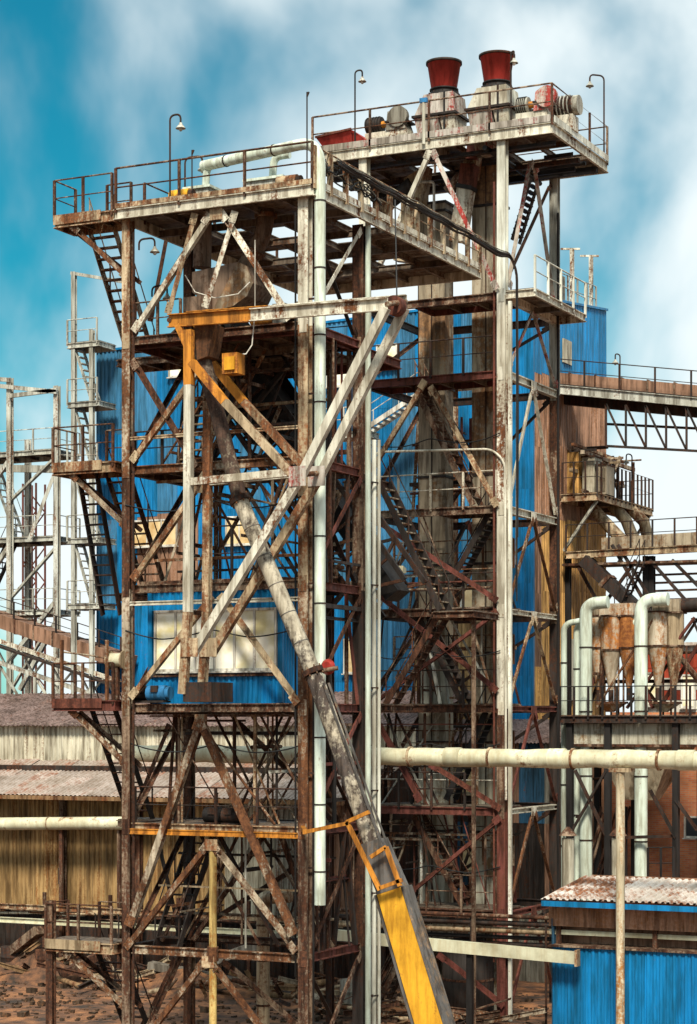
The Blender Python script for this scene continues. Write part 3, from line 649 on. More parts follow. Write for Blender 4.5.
# inner clutter: hangers, pipes and secondary steel in the shade of the tower
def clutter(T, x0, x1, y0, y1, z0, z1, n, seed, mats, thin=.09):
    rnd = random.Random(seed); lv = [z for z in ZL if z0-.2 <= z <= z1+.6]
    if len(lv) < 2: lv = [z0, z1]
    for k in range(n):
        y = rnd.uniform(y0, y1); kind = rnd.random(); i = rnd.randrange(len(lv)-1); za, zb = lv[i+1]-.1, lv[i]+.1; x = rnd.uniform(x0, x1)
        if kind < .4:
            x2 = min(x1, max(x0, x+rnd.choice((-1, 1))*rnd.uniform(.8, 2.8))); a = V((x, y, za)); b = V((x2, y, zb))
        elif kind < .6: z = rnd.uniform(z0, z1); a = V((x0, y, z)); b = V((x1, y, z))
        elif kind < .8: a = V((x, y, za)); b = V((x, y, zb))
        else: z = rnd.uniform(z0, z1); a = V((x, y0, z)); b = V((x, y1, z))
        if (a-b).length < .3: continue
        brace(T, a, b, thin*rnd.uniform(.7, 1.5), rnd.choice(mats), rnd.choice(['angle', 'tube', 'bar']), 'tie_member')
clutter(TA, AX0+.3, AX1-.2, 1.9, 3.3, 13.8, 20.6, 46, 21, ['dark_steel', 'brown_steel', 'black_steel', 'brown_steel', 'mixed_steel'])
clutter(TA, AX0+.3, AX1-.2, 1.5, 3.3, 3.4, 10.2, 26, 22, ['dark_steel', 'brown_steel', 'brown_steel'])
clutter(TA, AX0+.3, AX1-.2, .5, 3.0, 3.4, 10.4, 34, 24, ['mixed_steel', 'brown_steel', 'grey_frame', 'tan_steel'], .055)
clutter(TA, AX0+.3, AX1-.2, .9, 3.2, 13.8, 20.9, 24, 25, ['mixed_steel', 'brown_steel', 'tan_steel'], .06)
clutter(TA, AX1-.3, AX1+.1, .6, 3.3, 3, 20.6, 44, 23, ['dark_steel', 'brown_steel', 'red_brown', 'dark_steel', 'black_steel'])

# ------------------------------------------------------------------ right steel tower (B)
BxR, ByF = 0.35, 13.7; BxL, ByB = -4.75, 18.66
ZB = [0, 3.56, 7.0, 10.45, 13.7, 17.1, 21.6, 24.2, 29.4]
TB = thing('steel_tower', 'right steel tower with A-shaped side braces, carrying two red exhaust cones on its deck', 'steel tower', (-2.2, 16, 0))
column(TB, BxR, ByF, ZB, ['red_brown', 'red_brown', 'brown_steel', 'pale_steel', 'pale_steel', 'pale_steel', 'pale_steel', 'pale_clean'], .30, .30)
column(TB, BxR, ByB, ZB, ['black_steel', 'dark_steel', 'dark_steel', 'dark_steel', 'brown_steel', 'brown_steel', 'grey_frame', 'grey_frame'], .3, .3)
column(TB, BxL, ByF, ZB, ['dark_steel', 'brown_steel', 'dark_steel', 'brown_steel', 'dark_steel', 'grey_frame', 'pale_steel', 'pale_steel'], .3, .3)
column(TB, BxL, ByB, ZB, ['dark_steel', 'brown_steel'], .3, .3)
part('column_cover', MB().box((BxR+.22, ByF-.06, 0), (BxR+.32, ByF+.06, 24.0)), 'pale_clean', TB)
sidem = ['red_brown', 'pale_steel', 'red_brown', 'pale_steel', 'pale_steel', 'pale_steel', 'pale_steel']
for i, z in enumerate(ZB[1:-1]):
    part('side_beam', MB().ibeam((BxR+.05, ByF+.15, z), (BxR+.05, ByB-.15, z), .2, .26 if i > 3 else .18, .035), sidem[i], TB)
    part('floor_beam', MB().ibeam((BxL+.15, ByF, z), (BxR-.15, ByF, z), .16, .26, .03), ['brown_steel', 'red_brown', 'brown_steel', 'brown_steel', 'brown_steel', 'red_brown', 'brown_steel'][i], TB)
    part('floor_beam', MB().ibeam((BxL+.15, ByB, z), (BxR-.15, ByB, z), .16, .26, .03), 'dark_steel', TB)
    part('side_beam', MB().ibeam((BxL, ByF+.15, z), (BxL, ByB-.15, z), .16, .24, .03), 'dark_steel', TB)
    m = (ByF+ByB)/2; zl = ZB[i]+.25
    for y in (ByF+.2, ByB-.2): brace(TB, V((BxR+.12, m+(.12 if y > m else -.12), z-.15)), V((BxR+.12, y, zl)), .12, ['red_brown', 'mixed_steel', 'red_brown', 'tan_steel', 'mixed_steel', 'pale_steel', 'red_white'][i], 'angle')
    part('gusset', MB().box((BxR+.16, m-.24, z-.22), (BxR+.175, m+.24, z+.1)), sidem[i], TB)
m = (ByF+ByB)/2
for y in (ByF+.2, ByB-.2): brace(TB, V((BxR+.12, m+(.2 if y > m else -.2), 29.2)), V((BxR+.12, y, 24.5)), .14, 'red_white', 'angle')
brace(TB, V((BxR-.1, ByB-.3, 29.0)), V((BxR-.1, ByF+.3, 24.6)), .13, 'brown_steel')
for a, b, mt in (((430, 152), (372, 283), 'pale_steel'), ((434, 152), (497, 288), 'red_white'), ((425, 382), (372, 470), 'tan_steel'), ((432, 388), (497, 505), 'tan_steel'), ((372, 590), (497, 690), 'red_brown'), ((372, 704), (497, 612), 'red_brown'),
    ((372, 712), (420, 800), 'red_brown'), ((432, 765), (500, 808), 'red_brown'), ((410, 893), (500, 818), 'red_brown'), ((375, 520), (497, 600), 'red_brown'), ((440, 955), (503, 1005), 'red_brown')):
    brace(TB, q(*a, Y=ByF-.18), q(*b, Y=ByF-.18), .15, mt)
for i in range(7):
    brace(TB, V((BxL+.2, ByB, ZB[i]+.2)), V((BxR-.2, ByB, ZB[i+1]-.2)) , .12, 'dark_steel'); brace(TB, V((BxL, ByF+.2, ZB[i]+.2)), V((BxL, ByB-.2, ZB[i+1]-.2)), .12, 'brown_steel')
platform(TB, -6.65, 2.2, 13.45, 19.0, 29.7, 'pale_steel', .36, skip=((5, 2), (4, 1), (6, 2), (2, 2)))
part('toe_board', MB().box((-6.6, 13.385, 29.71), (2.15, 13.4, 29.93)), 'red_white', TB); part('toe_board', MB().box((2.25, 13.5, 29.71), (2.265, 18.95, 29.93)), 'pale_clean', TB)
railing(TB, [(-6.62, 13.42, 29.72), (2.2, 13.42, 29.72), (2.2, 18.97, 29.72), (-6.62, 18.97, 29.72)], 'brown_steel', 1.25, 2.1, rad=.032)
for z, x0, x1 in ((21.6, BxL+.1, BxR-.1), (24.2, -3.0, BxR-.1), (17.1, -2.2, BxR-.1), (13.7, BxL+.1, BxR-.1), (10.45, BxL+.1, BxR-.1), (7.0, BxL+.1, BxR-.1), (3.56, BxL+.1, BxR-.1)):
    platform(TB, x0, x1, ByF+.15, ByF+1.9, z+.14, 'red_brown' if z > 20 else 'brown_steel', .2)
platform(TB, .45, 1.5, ByF, ByB, 24.35, 'pale_steel', .26, plate=1.1); railing(TB, [(1.5, ByF, 24.36), (1.5, ByB, 24.36)], 'pale_clean', 1.1, 1.2)
for z, x0, x1, mt in ((21.75, BxL+.1, BxR-.2, 'dark_steel'), (17.25, BxL+.1, BxR-.2, 'pale_steel'), (13.85, BxL+.1, BxR-.2, 'dark_steel'), (10.6, BxL+.1, BxR-.2, 'dark_steel'), (7.15, BxL+.1, -1, 'dark_steel'), (3.7, -2.4, BxR-.2, 'brown_steel')):
    railing(TB, [(x0, ByF-.05, z), (x1, ByF-.05, z)], mt, 1.15, 1.3)
for (a, b, mt) in (((414, 386), (473, 505), 'brown_steel'), ((489, 513), (446, 590), 'dark_steel'), ((416, 612), (463, 705), 'dark_steel'), ((486, 712), (446, 800), 'black_steel'), ((414, 817), (462, 905), 'brown_steel'), ((420, 920), (372, 1015), 'brown_steel')):
    stair(TB, q(*a, Y=ByF+.5), q(*b, Y=ByF+.5), (0, .8, 0), mt, n=14)
stair(TB, q(531, 178, Y=17.2), q(512, 240, Y=17.2), (0, .7, 0), 'dark_steel', n=10, rails=False)
for y0, y1, Y in ((448, 448, ByF-.2),):
    part('hand_loop', MB().tube(bend([q(374, 800, Y=Y), q(374, 452, Y=Y), q(492, 449, Y=Y), q(505, 462, Y=Y), q(506, 800, Y=Y)], .3), .04, 8), 'pale_steel', TB)
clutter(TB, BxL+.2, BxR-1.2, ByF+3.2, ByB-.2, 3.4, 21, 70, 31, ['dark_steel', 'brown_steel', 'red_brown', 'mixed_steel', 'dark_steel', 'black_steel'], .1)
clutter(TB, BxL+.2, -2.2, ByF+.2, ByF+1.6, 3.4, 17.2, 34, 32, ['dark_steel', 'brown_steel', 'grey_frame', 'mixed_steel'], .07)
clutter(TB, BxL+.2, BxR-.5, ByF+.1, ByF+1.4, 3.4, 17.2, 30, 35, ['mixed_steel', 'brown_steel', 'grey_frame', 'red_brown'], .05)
for z in (8.8, 12.1, 15.4, 5.2): railing(TB, [(BxL+.2, ByF+2.0, z), (BxR-.4, ByF+2.0, z)], 'mixed_steel', .9, 1.0)
clutter(TB, -6.6, 2.1, 13.6, 18.8, 29.1, 29.3, 12, 33, ['dark_steel', 'black_steel'], .14)

# tall elevator casings inside the right tower
def casing(px, w, d, y, z1, label, mats):
    p = q(px, 722, Y=y); T = thing('elevator_casing', label, 'elevator casing', (p.x, y, 0), 'tall elevator casings')
    z = 0; i = 0
    while z < z1-.2:
        zz = min(z+3.1, z1); c = part('casing_section', MB().box((p.x-w/2, y-d/2, z), (p.x+w/2, y+d/2, zz)), mats[min(i, len(mats)-1)], T)
        part('flange', MB().box((p.x-w/2-.05, y-d/2-.05, zz-.05), (p.x+w/2+.05, y+d/2+.05, zz+.035)), 'dark_steel', c)
        if w > .8:
            part('seam', MB().box((p.x-.02, y-d/2-.02, z+.06), (p.x+.02, y-d/2-.003, zz-.06)), 'dark_steel', c)
        z = zz; i += 1
casing(436, 1.0, .75, 16.3, 28.2, 'tall rectangular elevator casing left of the other, running through the right tower', ['duct_green', 'duct_green', 'duct_green', 'duct_green', 'duct', 'duct', 'duct', 'duct', 'duct'])
casing(490, 1.05, .75, 16.3, 29.3, 'tall rectangular elevator casing just behind the white corner column of the right tower', ['duct_green', 'duct_green', 'duct_green', 'duct', 'duct', 'duct', 'duct', 'duct', 'duct'])

# ------------------------------------------------------------------ blue control cabin in the left tower
def cabin():
    Yf = .75; p0 = q(151, 703, Y=Yf); p1 = q(281, 588, Y=Yf); x0, x1 = p0.x, p1.x; z0, z1 = 10.55, 13.95; yb = 3.0
    T = thing('control_cabin', 'blue corrugated cabin with a long cream window band inside the left tower', 'cabin', (x0, Yf, z0))
    zw0 = q(200, 669, Y=Yf).z; zw1 = q(200, 612, Y=Yf).z
    wall(T, (x0, Yf), (x1, Yf), z0, zw0-.1, (0, -1, 0), 'blue_sheet', pw=1.0, pitch=.17); wall(T, (x0, Yf), (x1, Yf), zw1+.1, z1, (0, -1, 0), 'blue_sheet', pw=1.0, pitch=.17)
    wall(T, (x1, Yf), (x1, yb), z0, z1, (1, 0, 0), 'blue_sheet', pw=1.0, pitch=.17); wall(T, (x0, yb), (x0, Yf), z0, z1, (-1, 0, 0), 'blue_sheet', pw=1.0, pitch=.17)
    part('cabin_core', MB().box((x0+.1, Yf+.12, z0), (x1-.1, yb, z1-.02)), 'grey_sheet', T)
    for x in (x0, x1): part('corner_post', MB().box((x-.07, Yf-.07, z0), (x+.07, Yf+.07, z1)), 'blue_sheet', T)
    part('roof', MB().box((x0-.2, Yf-.25, z1), (x1+.25, yb+.2, z1+.1)), 'brown_steel', T)
    a = q(157, 669, Y=Yf-.02).x; b = q(275, 669, Y=Yf-.02).x
    window(T, a, b, Yf-.03, zw0, zw1, 6, 'glass')
    part('drip_rail', MB().box((a-.3, Yf-.12, zw0-.22), (b+.2, Yf-.02, zw0-.14)), 'brown_steel', T)
cabin()

# ------------------------------------------------------------------ hoist frame in front of the left tower, and the long chute
def hoist_frame():
    T = thing('hoist_frame', 'pale and orange swing frame with crossed diagonals hung before the left tower', 'hoist frame', q(188, 690, Y=-2))
    for Y, dx in ((-2.0, 0), (-.8, 19)):
        s = lambda a, b: q(a+dx, b, Y=Y)
        lf = 1 if dx == 0 else 0
        o = 0 if lf else 3
        part('top_beam', MB().chan(s(168, 321-o), s(250, 315-o), .12, .36), 'orange_paint', T); part('top_beam', MB().chan(s(250, 315-o), s(387, 304-o), .12, .34), 'pale_steel', T)
        part('leg', MB().bar(s(189, 330), s(189, 385), .24, .2), 'orange_paint', T); part('leg', MB().bar(s(189, 385), s(188, 612), .22, .2), 'pale_steel' if lf else 'tan_steel', T); part('leg', MB().bar(s(188, 612), s(183, 694), .22, .2), 'tan_steel', T)
        part('diagonal', MB().bar(s(386, 308), s(300, 478), .2, .22), 'pale_steel', T); part('diagonal', MB().bar(s(300, 478), s(192, 655), .2, .22), 'pale_steel' if lf else 'tan_steel', T)
        part('diagonal', MB().bar(s(192, 362), s(225, 402), .22, .2), 'orange_paint', T); part('diagonal', MB().bar(s(225, 402), s(292, 474), .2, .2), 'tan_steel', T)
        part('tie', MB().bar(s(190, 482), s(296, 472), .18, .2), 'pale_steel', T)
        part('gusset', MB().box(s(291, 487)+V((0, -.13, 0)), s(308, 466)+V((0, -.115, 0))), 'red_white', T)
        part('foot_plate', MB().box(s(183, 657)+V((0, -.14, 0)), s(200, 638)+V((0, -.12, 0))), 'tan_steel', T)
        part('knee', MB().bar(s(178, 325), s(190, 352), .16, .16), 'orange_paint', T)
    for p in ((169, 320), (387, 304), (189, 482), (300, 475), (184, 690), (189, 400)):
        part('cross_tie', MB().tube([q(*p, Y=-2.0), q(p[0]+19, p[1]-2, Y=-.8)], .07, 8), 'mixed_steel', T)
    part('foot_box', MB().box(q(183, 702, Y=-2.05), q(208, 682, Y=-2.05)+V((.1, 1.2, 0))), 'dark_steel', T)
    hb = [q(a_, b_, Y=-1.75) for a_, b_ in ((197, 360), (208, 356), (214, 324), (194, 326))]; part('head_box', MB().hexa(hb, [v+V((0, .6, 0)) for v in hb]), 'head_rust', T)
    g = part('gear_box', MB().box(q(222, 374, Y=-1.5), q(237, 352, Y=-1.5)+V((0, .45, 0))), 'orange_paint', T)
    part('cover_lid', MB().box(q(224, 370, Y=-1.56), q(234, 356, Y=-1.56)+V((0, .05, 0))), 'yellow_paint', g)
    c = q(397, 306, Y=-1.2)
    part('pulley', MB().tube([c+V((-.05, -.16, 0)), c+V((-.05, .16, 0))], .26, 16), 'red_brown', T)
    part('hanger_rope', MB().tube([c, q(395, 200, Y=0.5)], .02, 6), 'cable', T)
    for a in ((189, 482), (189, 612)):
        p = q(*a, Y=-.8); part('tower_tie', MB().bar(p, V((p.x, 0, p.z)), .12), 'brown_steel', T)
    p = q(300, 478, Y=-.8); part('tower_tie', MB().bar(p, V((AX1-.1, -.12, p.z)), .14), 'brown_steel', T)
hoist_frame()
def chute():
    Y = -1.4
    T = thing('loading_chute', 'long round chute with peeling cream paint sloping across the left tower to a yellow end', 'chute', q(440, 1010, Y=Y))
    top = q(198, 338, Y=Y); mid = q(313, 672, Y=Y); a = q(240, 500, Y=Y); e = q(374, 845, Y=Y); f = q(393, 890, Y=Y); g = q(441, 1050, Y=Y)
    metal('chute_top', (.36, .30, .22), .66, rc1=(.12, .07, .05), rc2=(.03, .024, .022), nscale=1.4, sz=.5)
    metal('chute_mid', (.68, .63, .50), .50, rc1=(.10, .075, .06), rc2=(.05, .045, .045), nscale=1.3, sz=.5)
    metal('chute_low', (.13, .125, .12), .35, rc1=(.30, .20, .12), rc2=(.05, .045, .04), nscale=1.3, sz=.5)
    MATS['chute_top'] = bpy.data.materials['chute_top']
    u = part('upper_tube', MB().tube([top, a], .21, 18), 'chute_top', T); w_ = part('middle_tube', MB().tube([a, mid], .22, 18), 'chute_mid', T)
    d = (mid-a).normalized()
    for c, p in ((a, u), (mid, w_)):
        part('collar', MB().tube([c-d*.07, c+d*.07], .30, 18), 'dark_steel', p)
        for k in range(8):
            an = 2*math.pi*k/8; uu = d.cross(V((0, 1, 0))).normalized(); vv = d.cross(uu); r = c+(uu*math.cos(an)+vv*math.sin(an))*.265
            part('bolt', MB().tube([r-d*.13, r+d*.13], .022, 6), 'mixed_steel', p)
    d = (e-mid).normalized()
    part('lower_tube', MB().tube([mid+d*.1, e], .30, 18, rs=[.225, .26]), 'chute_mid', T, 'lower tube section, cream paint worn to grey')
    for s in (-1, 1): part('edge_strip', MB().bar(mid+d*.4+V((.24, s*.16, .08)), e+V((.28, s*.16, .08)), .04, .06), 'chute_low', T)
    for k in range(1, 6):
        c = a+(mid-a)*(k/6); dd = (mid-a).normalized(); part('weld_seam', MB().tube([c-dd*.012, c+dd*.012], .228, 18), 'chute_low', w_)
    d2 = (g-f).normalized(); side = d2.cross(V((0, 1, 0))).normalized()
    def boxsec(nm, p, r, w1, h1, w2, h2, mat):
        yv = V((0, 1, 0)); return part(nm, MB().hexa([p-side*w1-yv*h1, p+side*w1-yv*h1, p+side*w1+yv*h1, p-side*w1+yv*h1], [r-side*w2-yv*h2, r+side*w2-yv*h2, r+side*w2+yv*h2, r-side*w2+yv*h2]), mat, T)
    boxsec('transition', e-d2*.1, f, .32, .28, .35, .28, 'chute_low')
    boxsec('end_box', f, g, .36, .27, .39, .28, 'yellow_paint')
    for s, m in ((1, 'chute_low'), (-1, 'chute_low')): boxsec('lip', f+side*s*.405, g+side*s*.445, .03, .30, .03, .31, m)
    # yellow cradle round the transition
    Yc = -2.0
    for p, r in (((347, 822), (369, 812)), ((371, 857), (386, 847)), ((347, 822), (380, 890)), ((305, 832), (349, 823)), ((386, 847), (400, 886)), ((380, 888), (402, 880))):
        part('cradle_bar', MB().bar(q(*p, Y=Yc+.05), q(*r, Y=Yc+.05), .10, .10), 'orange_paint', T)
    part('cradle_bar', MB().bar(q(305, 832, Y=Yc), V((AX1, -.15, q(305, 832, Y=Yc).z)), .12), 'orange_paint', T)
    h = q(338, 668, Y=-1.2); part('hanger_arm', MB().tube([mid, h], .06, 8), 'brown_steel', T)
chute()
def wheel():
    c = q(328, 667, Y=-.5); T = thing('hand_wheel', 'dark red round valve disc beside the pale vertical pipe at mid height', 'valve', c)
    part('disc', MB().tube([c+V((0, -.09, 0)), c+V((0, 0, 0)), c+V((0, .09, 0))], .2, 16, rs=[.14, .22, .14]), 'red_paint', T); part('spindle', MB().tube([c+V((0, .0, 0)), c+V((0, .55, 0))], .03, 6), 'dark_steel', T)
    T = thing('rope_drum', 'small pale winch drum on the red brown stair landing at left', 'winch', q(117, 662, Y=-.2))
    c = q(117, 660, Y=-.15); part('drum', MB().tube([c+V((-.22, 0, 0)), c+V((.22, 0, 0))], .2, 14), 'cream_pipe', T)
    for s in (-1, 1): part('cheek', MB().tube([c+V((s*.22, 0, 0)), c+V((s*.26, 0, 0))], .27, 14), 'tan_steel', T)
    part('stand', MB().bar(c, V((c.x, c.y, 10.65)), .12), 'brown_steel', T); part('arm', MB().tube([q(62, 652, Y=-.3), q(88, 655, Y=-.3), c], .03, 6), 'mixed_steel', T)
wheel()

# ------------------------------------------------------------------ vertical pale pipe with its arm along the deck
def downpipe():
    Y = -.1
    T = thing('vent_pipe', 'pale green pipe running down the right corner of the left tower from its deck', 'pipe', q(320, 905, Y=Y))
    x = q(320, 300, Y=Y).x; zt = q(321, 140, Y=Y).z
    pts = bend([(x, Y, q(320, 905, Y=Y).z), (x, Y, zt), (q(203, 153, Y=.9).x, .9, zt+.03)], .75, 7)
    pipe_with_bands(T, pts, .155, 'green_pipe', 1.75, band='dark_steel', br=.014, bw=.02)
    for k, (px, yv) in enumerate(((207, 165), (274, 152))):
        p = q(px, 150, Y=.9); p.z = zt+.03; part('branch', MB().tube(bend([p+V((.5, 0, 0)), p, V((p.x-.05, .9, 25.3))], .35), .11, 10), 'green_pipe', T)
    z = 6
    while z < 24: part('clamp', MB().bar((0.1, Y+.06, z), (x, Y+.06, z), .06, .05), 'dark_steel', T); z += 2.6
    for k, (a, b, lab) in enumerate(((187, 213, 'grey green inlet box on the left deck, nearer the stair'), (247, 286, 'grey green inlet box on the left deck, nearer the vertical pipe'))):
        p0 = q(a, 200, Y=.7); p1 = q(b, 200, Y=.7); T = thing('inlet_box', lab, 'inlet box', (p0.x, .7, 24.69), 'inlet boxes on the left deck')
        part('box_body', MB().hexa([(p0.x, .5, 24.69), (p1.x, .5, 24.69), (p1.x, 1.4, 24.69), (p0.x, 1.4, 24.69)], [(p0.x+.05, .55, 25.2), (p1.x-.05, .55, 25.2), (p1.x-.05, 1.35, 25.2), (p0.x+.05, 1.35, 25.2)]), 'grey_frame', T)
        part('box_lid', MB().box((p0.x-.02, .47, 25.2), (p1.x+.02, 1.43, 25.27)), 'green_pipe', T)
    for k, (px, lab, mt) in enumerate(((181, 'small yellow motor on the left deck by the lamp post', 'yellow_paint'), (288, 'small rusty motor on the left deck near the vertical pipe', 'tan_steel'))):
        p = q(px, 205, Y=.2); p.z = 24.69; T = thing('motor', lab, 'motor', p)
        part('motor_body', MB().tube([p+V((-.3, 0, .25)), p+V((.3, 0, .25))], .2, 12), mt, T); part('motor_foot', MB().box(p+V((-.25, -.18, 0)), p+V((.25, .18, .06))), 'dark_steel', T); part('fan_cover', MB().tube([p+V((.3, 0, .25)), p+V((.42, 0, .25))], .16, 12), 'dark_steel', T)
downpipe()
def conduits():
    for k, (px, y0, mt, r, lab) in enumerate(((368, 205, 'green_pipe', .085, 'thin pale pipe climbing beside the dark back column up to the walkway'), (374, 440, 'pale_clean', .075, 'thin pale pipe ending at the loop rail between the towers'), (379, 440, 'pale_clean', .05, 'thinnest pale pipe between the two towers'))):
        Y = 3.5 if k == 0 else 4.3
        t = q(px, y0, Y=Y); T = thing('riser_pipe', lab, 'pipe', (t.x, t.y, 0), 'thin riser pipes between the towers')
        part('pipe', MB().tube([(t.x, t.y, 0), t], r, 10), mt, T)
        for z in range(2, int(t.z), 3): part('bracket', MB().bar((t.x, t.y, z), (.0, AY1+.1, z), .04), 'dark_steel', T)
conduits()

# ------------------------------------------------------------------ hopper and drive under the left deck
def hopper():
    Y = 1.2
    T = thing('feed_hopper', 'stained steel hopper with round inlets under the left deck', 'hopper', q(220, 310, Y=Y))
    P = lambda a, b, y=Y: q(a, b, Y=y)
    prof = [(192, 272), (238, 262), (247, 266), (253, 283), (247, 296), (233, 306), (212, 312), (205, 303), (192, 292)]; n = len(prof); fr = [P(a, b, .9) for a, b in prof]; bk = [v+V((0, 1.3, 0)) for v in fr]
    part('hopper_body', MB().add(fr+bk, [tuple(range(n-1, -1, -1)), tuple(range(n, 2*n))]+[(k, (k+1) % n, (k+1) % n+n, k+n) for k in range(n)]), 'hopper_steel', T)
    part('side_cheek', MB().add([P(a, b, .86) for a, b in ((212, 311), (238, 262), (247, 266), (253, 283), (247, 296), (233, 306))]+[P(a, b, .895) for a, b in ((212, 311), (238, 262), (247, 266), (253, 283), (247, 296), (233, 306))], [(5, 4, 3, 2, 1, 0), (6, 7, 8, 9, 10, 11)]+[(k, (k+1) % 6, (k+1) % 6+6, k+6) for k in range(6)]), 'duct', T)
    part('discharge_box', MB().box(P(183, 312, .6), P(207, 295, .6)+V((0, .9, 0))), 'hopper_steel', T)
    part('inlet_pipe', MB().tube([P(203, 205, 1.6), P(202, 268, 1.6)], .27, 16), 'hopper_steel', T)
    e = bend([P(266, 208, 1.6), P(264, 235, 1.6), P(240, 276, 1.6)], .5)
    el = part('elbow_pipe', MB().tube(e, .25, 16), 'hopper_steel', T)
    for a, b in ((P(266, 214, 1.6), P(266, 218, 1.6)), (P(256, 249, 1.6), P(253, 254, 1.6))): part('band', MB().tube([a, b], .33, 16), 'mixed_steel', el)
    for a, b, lab in ((253, 268, 'olive gear motor beside the hopper under the left deck'), (275, 292, 'grey drive unit right of the hopper under the left deck')):
        p = P(a, 308, .7); p.z = 20.98; T = thing('motor', lab, 'motor', p)
        part('motor_body', MB().tube([p+V((0, 0, .38)), p+V((.75, 0, .38))], .24, 12), 'orange_paint' if a == 253 else 'dark_steel', T); part('gear_case', MB().box(p+V((.75, -.25, .05)), p+V((1.15, .25, .7))), 'grey_sheet', T); part('motor_foot', MB().box(p+V((.0, -.25, 0)), p+V((1.2, .25, .08))), 'brown_steel', T)
    T = thing('hanging_cable', 'loose pale cable looping under the hopper by the orange gearbox', 'cable', P(255, 300, -.4))
    part('cable_strand', MB().tube([P(255, 240, -.4), P(255, 310, -.4), P(252, 345, -.5), P(246, 354, -.6), P(236, 355, -.8), P(232, 357, -1.2)], .018, 6), 'white_paint', T)
    part('cable_strand', MB().tube([P(185, 275, .3), P(195, 292, .3), P(215, 298, .3), P(238, 294, .3), P(250, 282, .3)], .016, 6), 'white_paint', T)
hopper()
# machines on lower floors of the left tower
for (px, py, lab, mt, Y) in ((158, 705, 'bright blue motor on the floor beam below the cabin window', 'motor_blue', -.05), (145, 706, 'black motor next to the blue one at the left tower corner', 'black_steel', .3), (215, 826, 'dark pump set on the tower floor above the yellow post', 'black_steel', .6), (232, 824, 'dark motor right of the pump set on the lower tower floor', 'dark_steel', .6)):
    p = q(px, py, Y=Y); p.z = 10.55 if py < 750 else 7.09; T = thing('motor', lab, 'motor', p)
    part('motor_body', MB().tube([p+V((-.3, 0, .27)), p+V((.3, 0, .27))], .22, 12), mt, T); part('motor_foot', MB().box(p+V((-.3, -.2, 0)), p+V((.3, .2, .06))), 'dark_steel', T)
    part('fan_cover', MB().tube([p+V((.3, 0, .27)), p+V((.42, 0, .27))], .19, 12), mt, T); part('terminal_box', MB().box(p+V((-.1, -.26, .3)), p+V((.12, -.17, .48))), 'dark_steel', T)

# dark inclined conveyor behind the left tower
def inner_conveyor():
    Y = 5.2
    T = thing('inclined_conveyor', 'dark sooty conveyor sloping down behind the left tower from its upper floor', 'conveyor', (-3, Y, 0))
    a = q(205, 318, Y=Y); b = q(398, 596, Y=Y); d = b-a; u = d.normalized(); nn = u.cross(V((0, 1, 0))).normalized()
    if nn.z < 0: nn = -nn
    part('trough', MB().bar(a, b, .9, .5), 'black_steel', T)
    for s in (-.75, .75):
        for h in (.7, -1.0): part('chord', MB().bar(a+V((0, s, 0))+nn*h, b+V((0, s, 0))+nn*h, .12, .14), 'dark_steel', T)
    n = 13
    for i in range(n):
        c = a+d*(i/n); e = a+d*((i+1)/n)
        for s in (-.75, .75): part('lacing', MB().bar(c+nn*(.7 if i % 2 else -1.0)+V((0, s, 0)), e+nn*(-1.0 if i % 2 else .7)+V((0, s, 0)), .09), random.choice(['dark_steel', 'brown_steel', 'mixed_steel']), T)
        part('upright', MB().bar(c+nn*.7+V((0, -.75, 0)), c-nn*1.0+V((0, -.75, 0)), .07), 'brown_steel', T)
    for i in range(22): c = a+d*((i+.5)/22); part('tread', MB().bar(c+nn*-1.0+V((0, -.7, 0)), c+nn*-1.0+V((0, .7, 0)), .16, .04), 'dark_steel', T)
    part('side_cover', MB().bar(a+V((0, .62, .2)), a+d*.55+V((0, .62, .2)), .05, 1.5), 'black_steel', T)
    part('head_casing', MB().bar(a+d*.08-nn*.15, a+d*.40-nn*.15, 1.3, 1.5), 'black_steel', T)
    for px in (330,): c = q(px, 700, Y=Y); f = (c.x-a.x)/d.x; part('trestle_leg', MB().ibeam((c.x, Y, 0), (c.x, Y, (a+d*f).z-1.1), .2, .2), 'dark_steel', T)
inner_conveyor()
def wall_stair():
    T = thing('outside_stair', 'pale stair sloping down to the right between the towers at mid height', 'stair', q(420, 600, Y=10))
    Y = 10.2
    stair(T, q(378, 480, Y=Y), q(440, 610, Y=Y), (0, .8, 0), 'dark_steel', 'mixed_steel', n=15); stair(T, q(440, 612, Y=Y+1), q(385, 705, Y=Y+1), (0, .8, 0), 'brown_steel', n=14)
    a = q(440, 612, Y=Y); platform(T, a.x-.2, a.x+1.2, Y-.1, Y+2, a.z, 'brown_steel', .2); b = q(385, 705, Y=Y); platform(T, b.x-1.4, b.x+.1, Y-.1, Y+2, b.z, 'brown_steel', .2); c = q(378, 480, Y=Y); platform(T, c.x-1.2, c.x, Y-.1, Y+1, c.z, 'brown_steel', .2)
    for x, z in ((a.x+1, a.z), (b.x-1.2, b.z), (c.x-1, c.z)): part('post', MB().ibeam((x, Y+.4, 0), (x, Y+.4, z-.2), .11, .11), 'brown_steel', T)
    for px, py, lab in ((385, 568, 'pale twin floodlight low between the towers, left one'), (398, 570, 'pale twin floodlight low between the towers, right one')):
        p = q(px, py, Y=9.5); T2 = thing('floodlight', lab, 'floodlight', p, 'floodlights between the towers')
        part('lamp_housing', MB().hexa([p+V((-.25, -.2, -.12)), p+V((.25, -.2, -.12)), p+V((.2, .2, -.1)), p+V((-.2, .2, -.1))], [p+V((-.25, -.15, .12)), p+V((.25, -.15, .12)), p+V((.2, .2, .05)), p+V((-.2, .2, .05))]), 'cream_pipe', T2)
        part('bracket', MB().bar(p+V((0, .1, -.1)), p+V((0, .9, -.5)), .06), 'dark_steel', T2)
wall_stair()

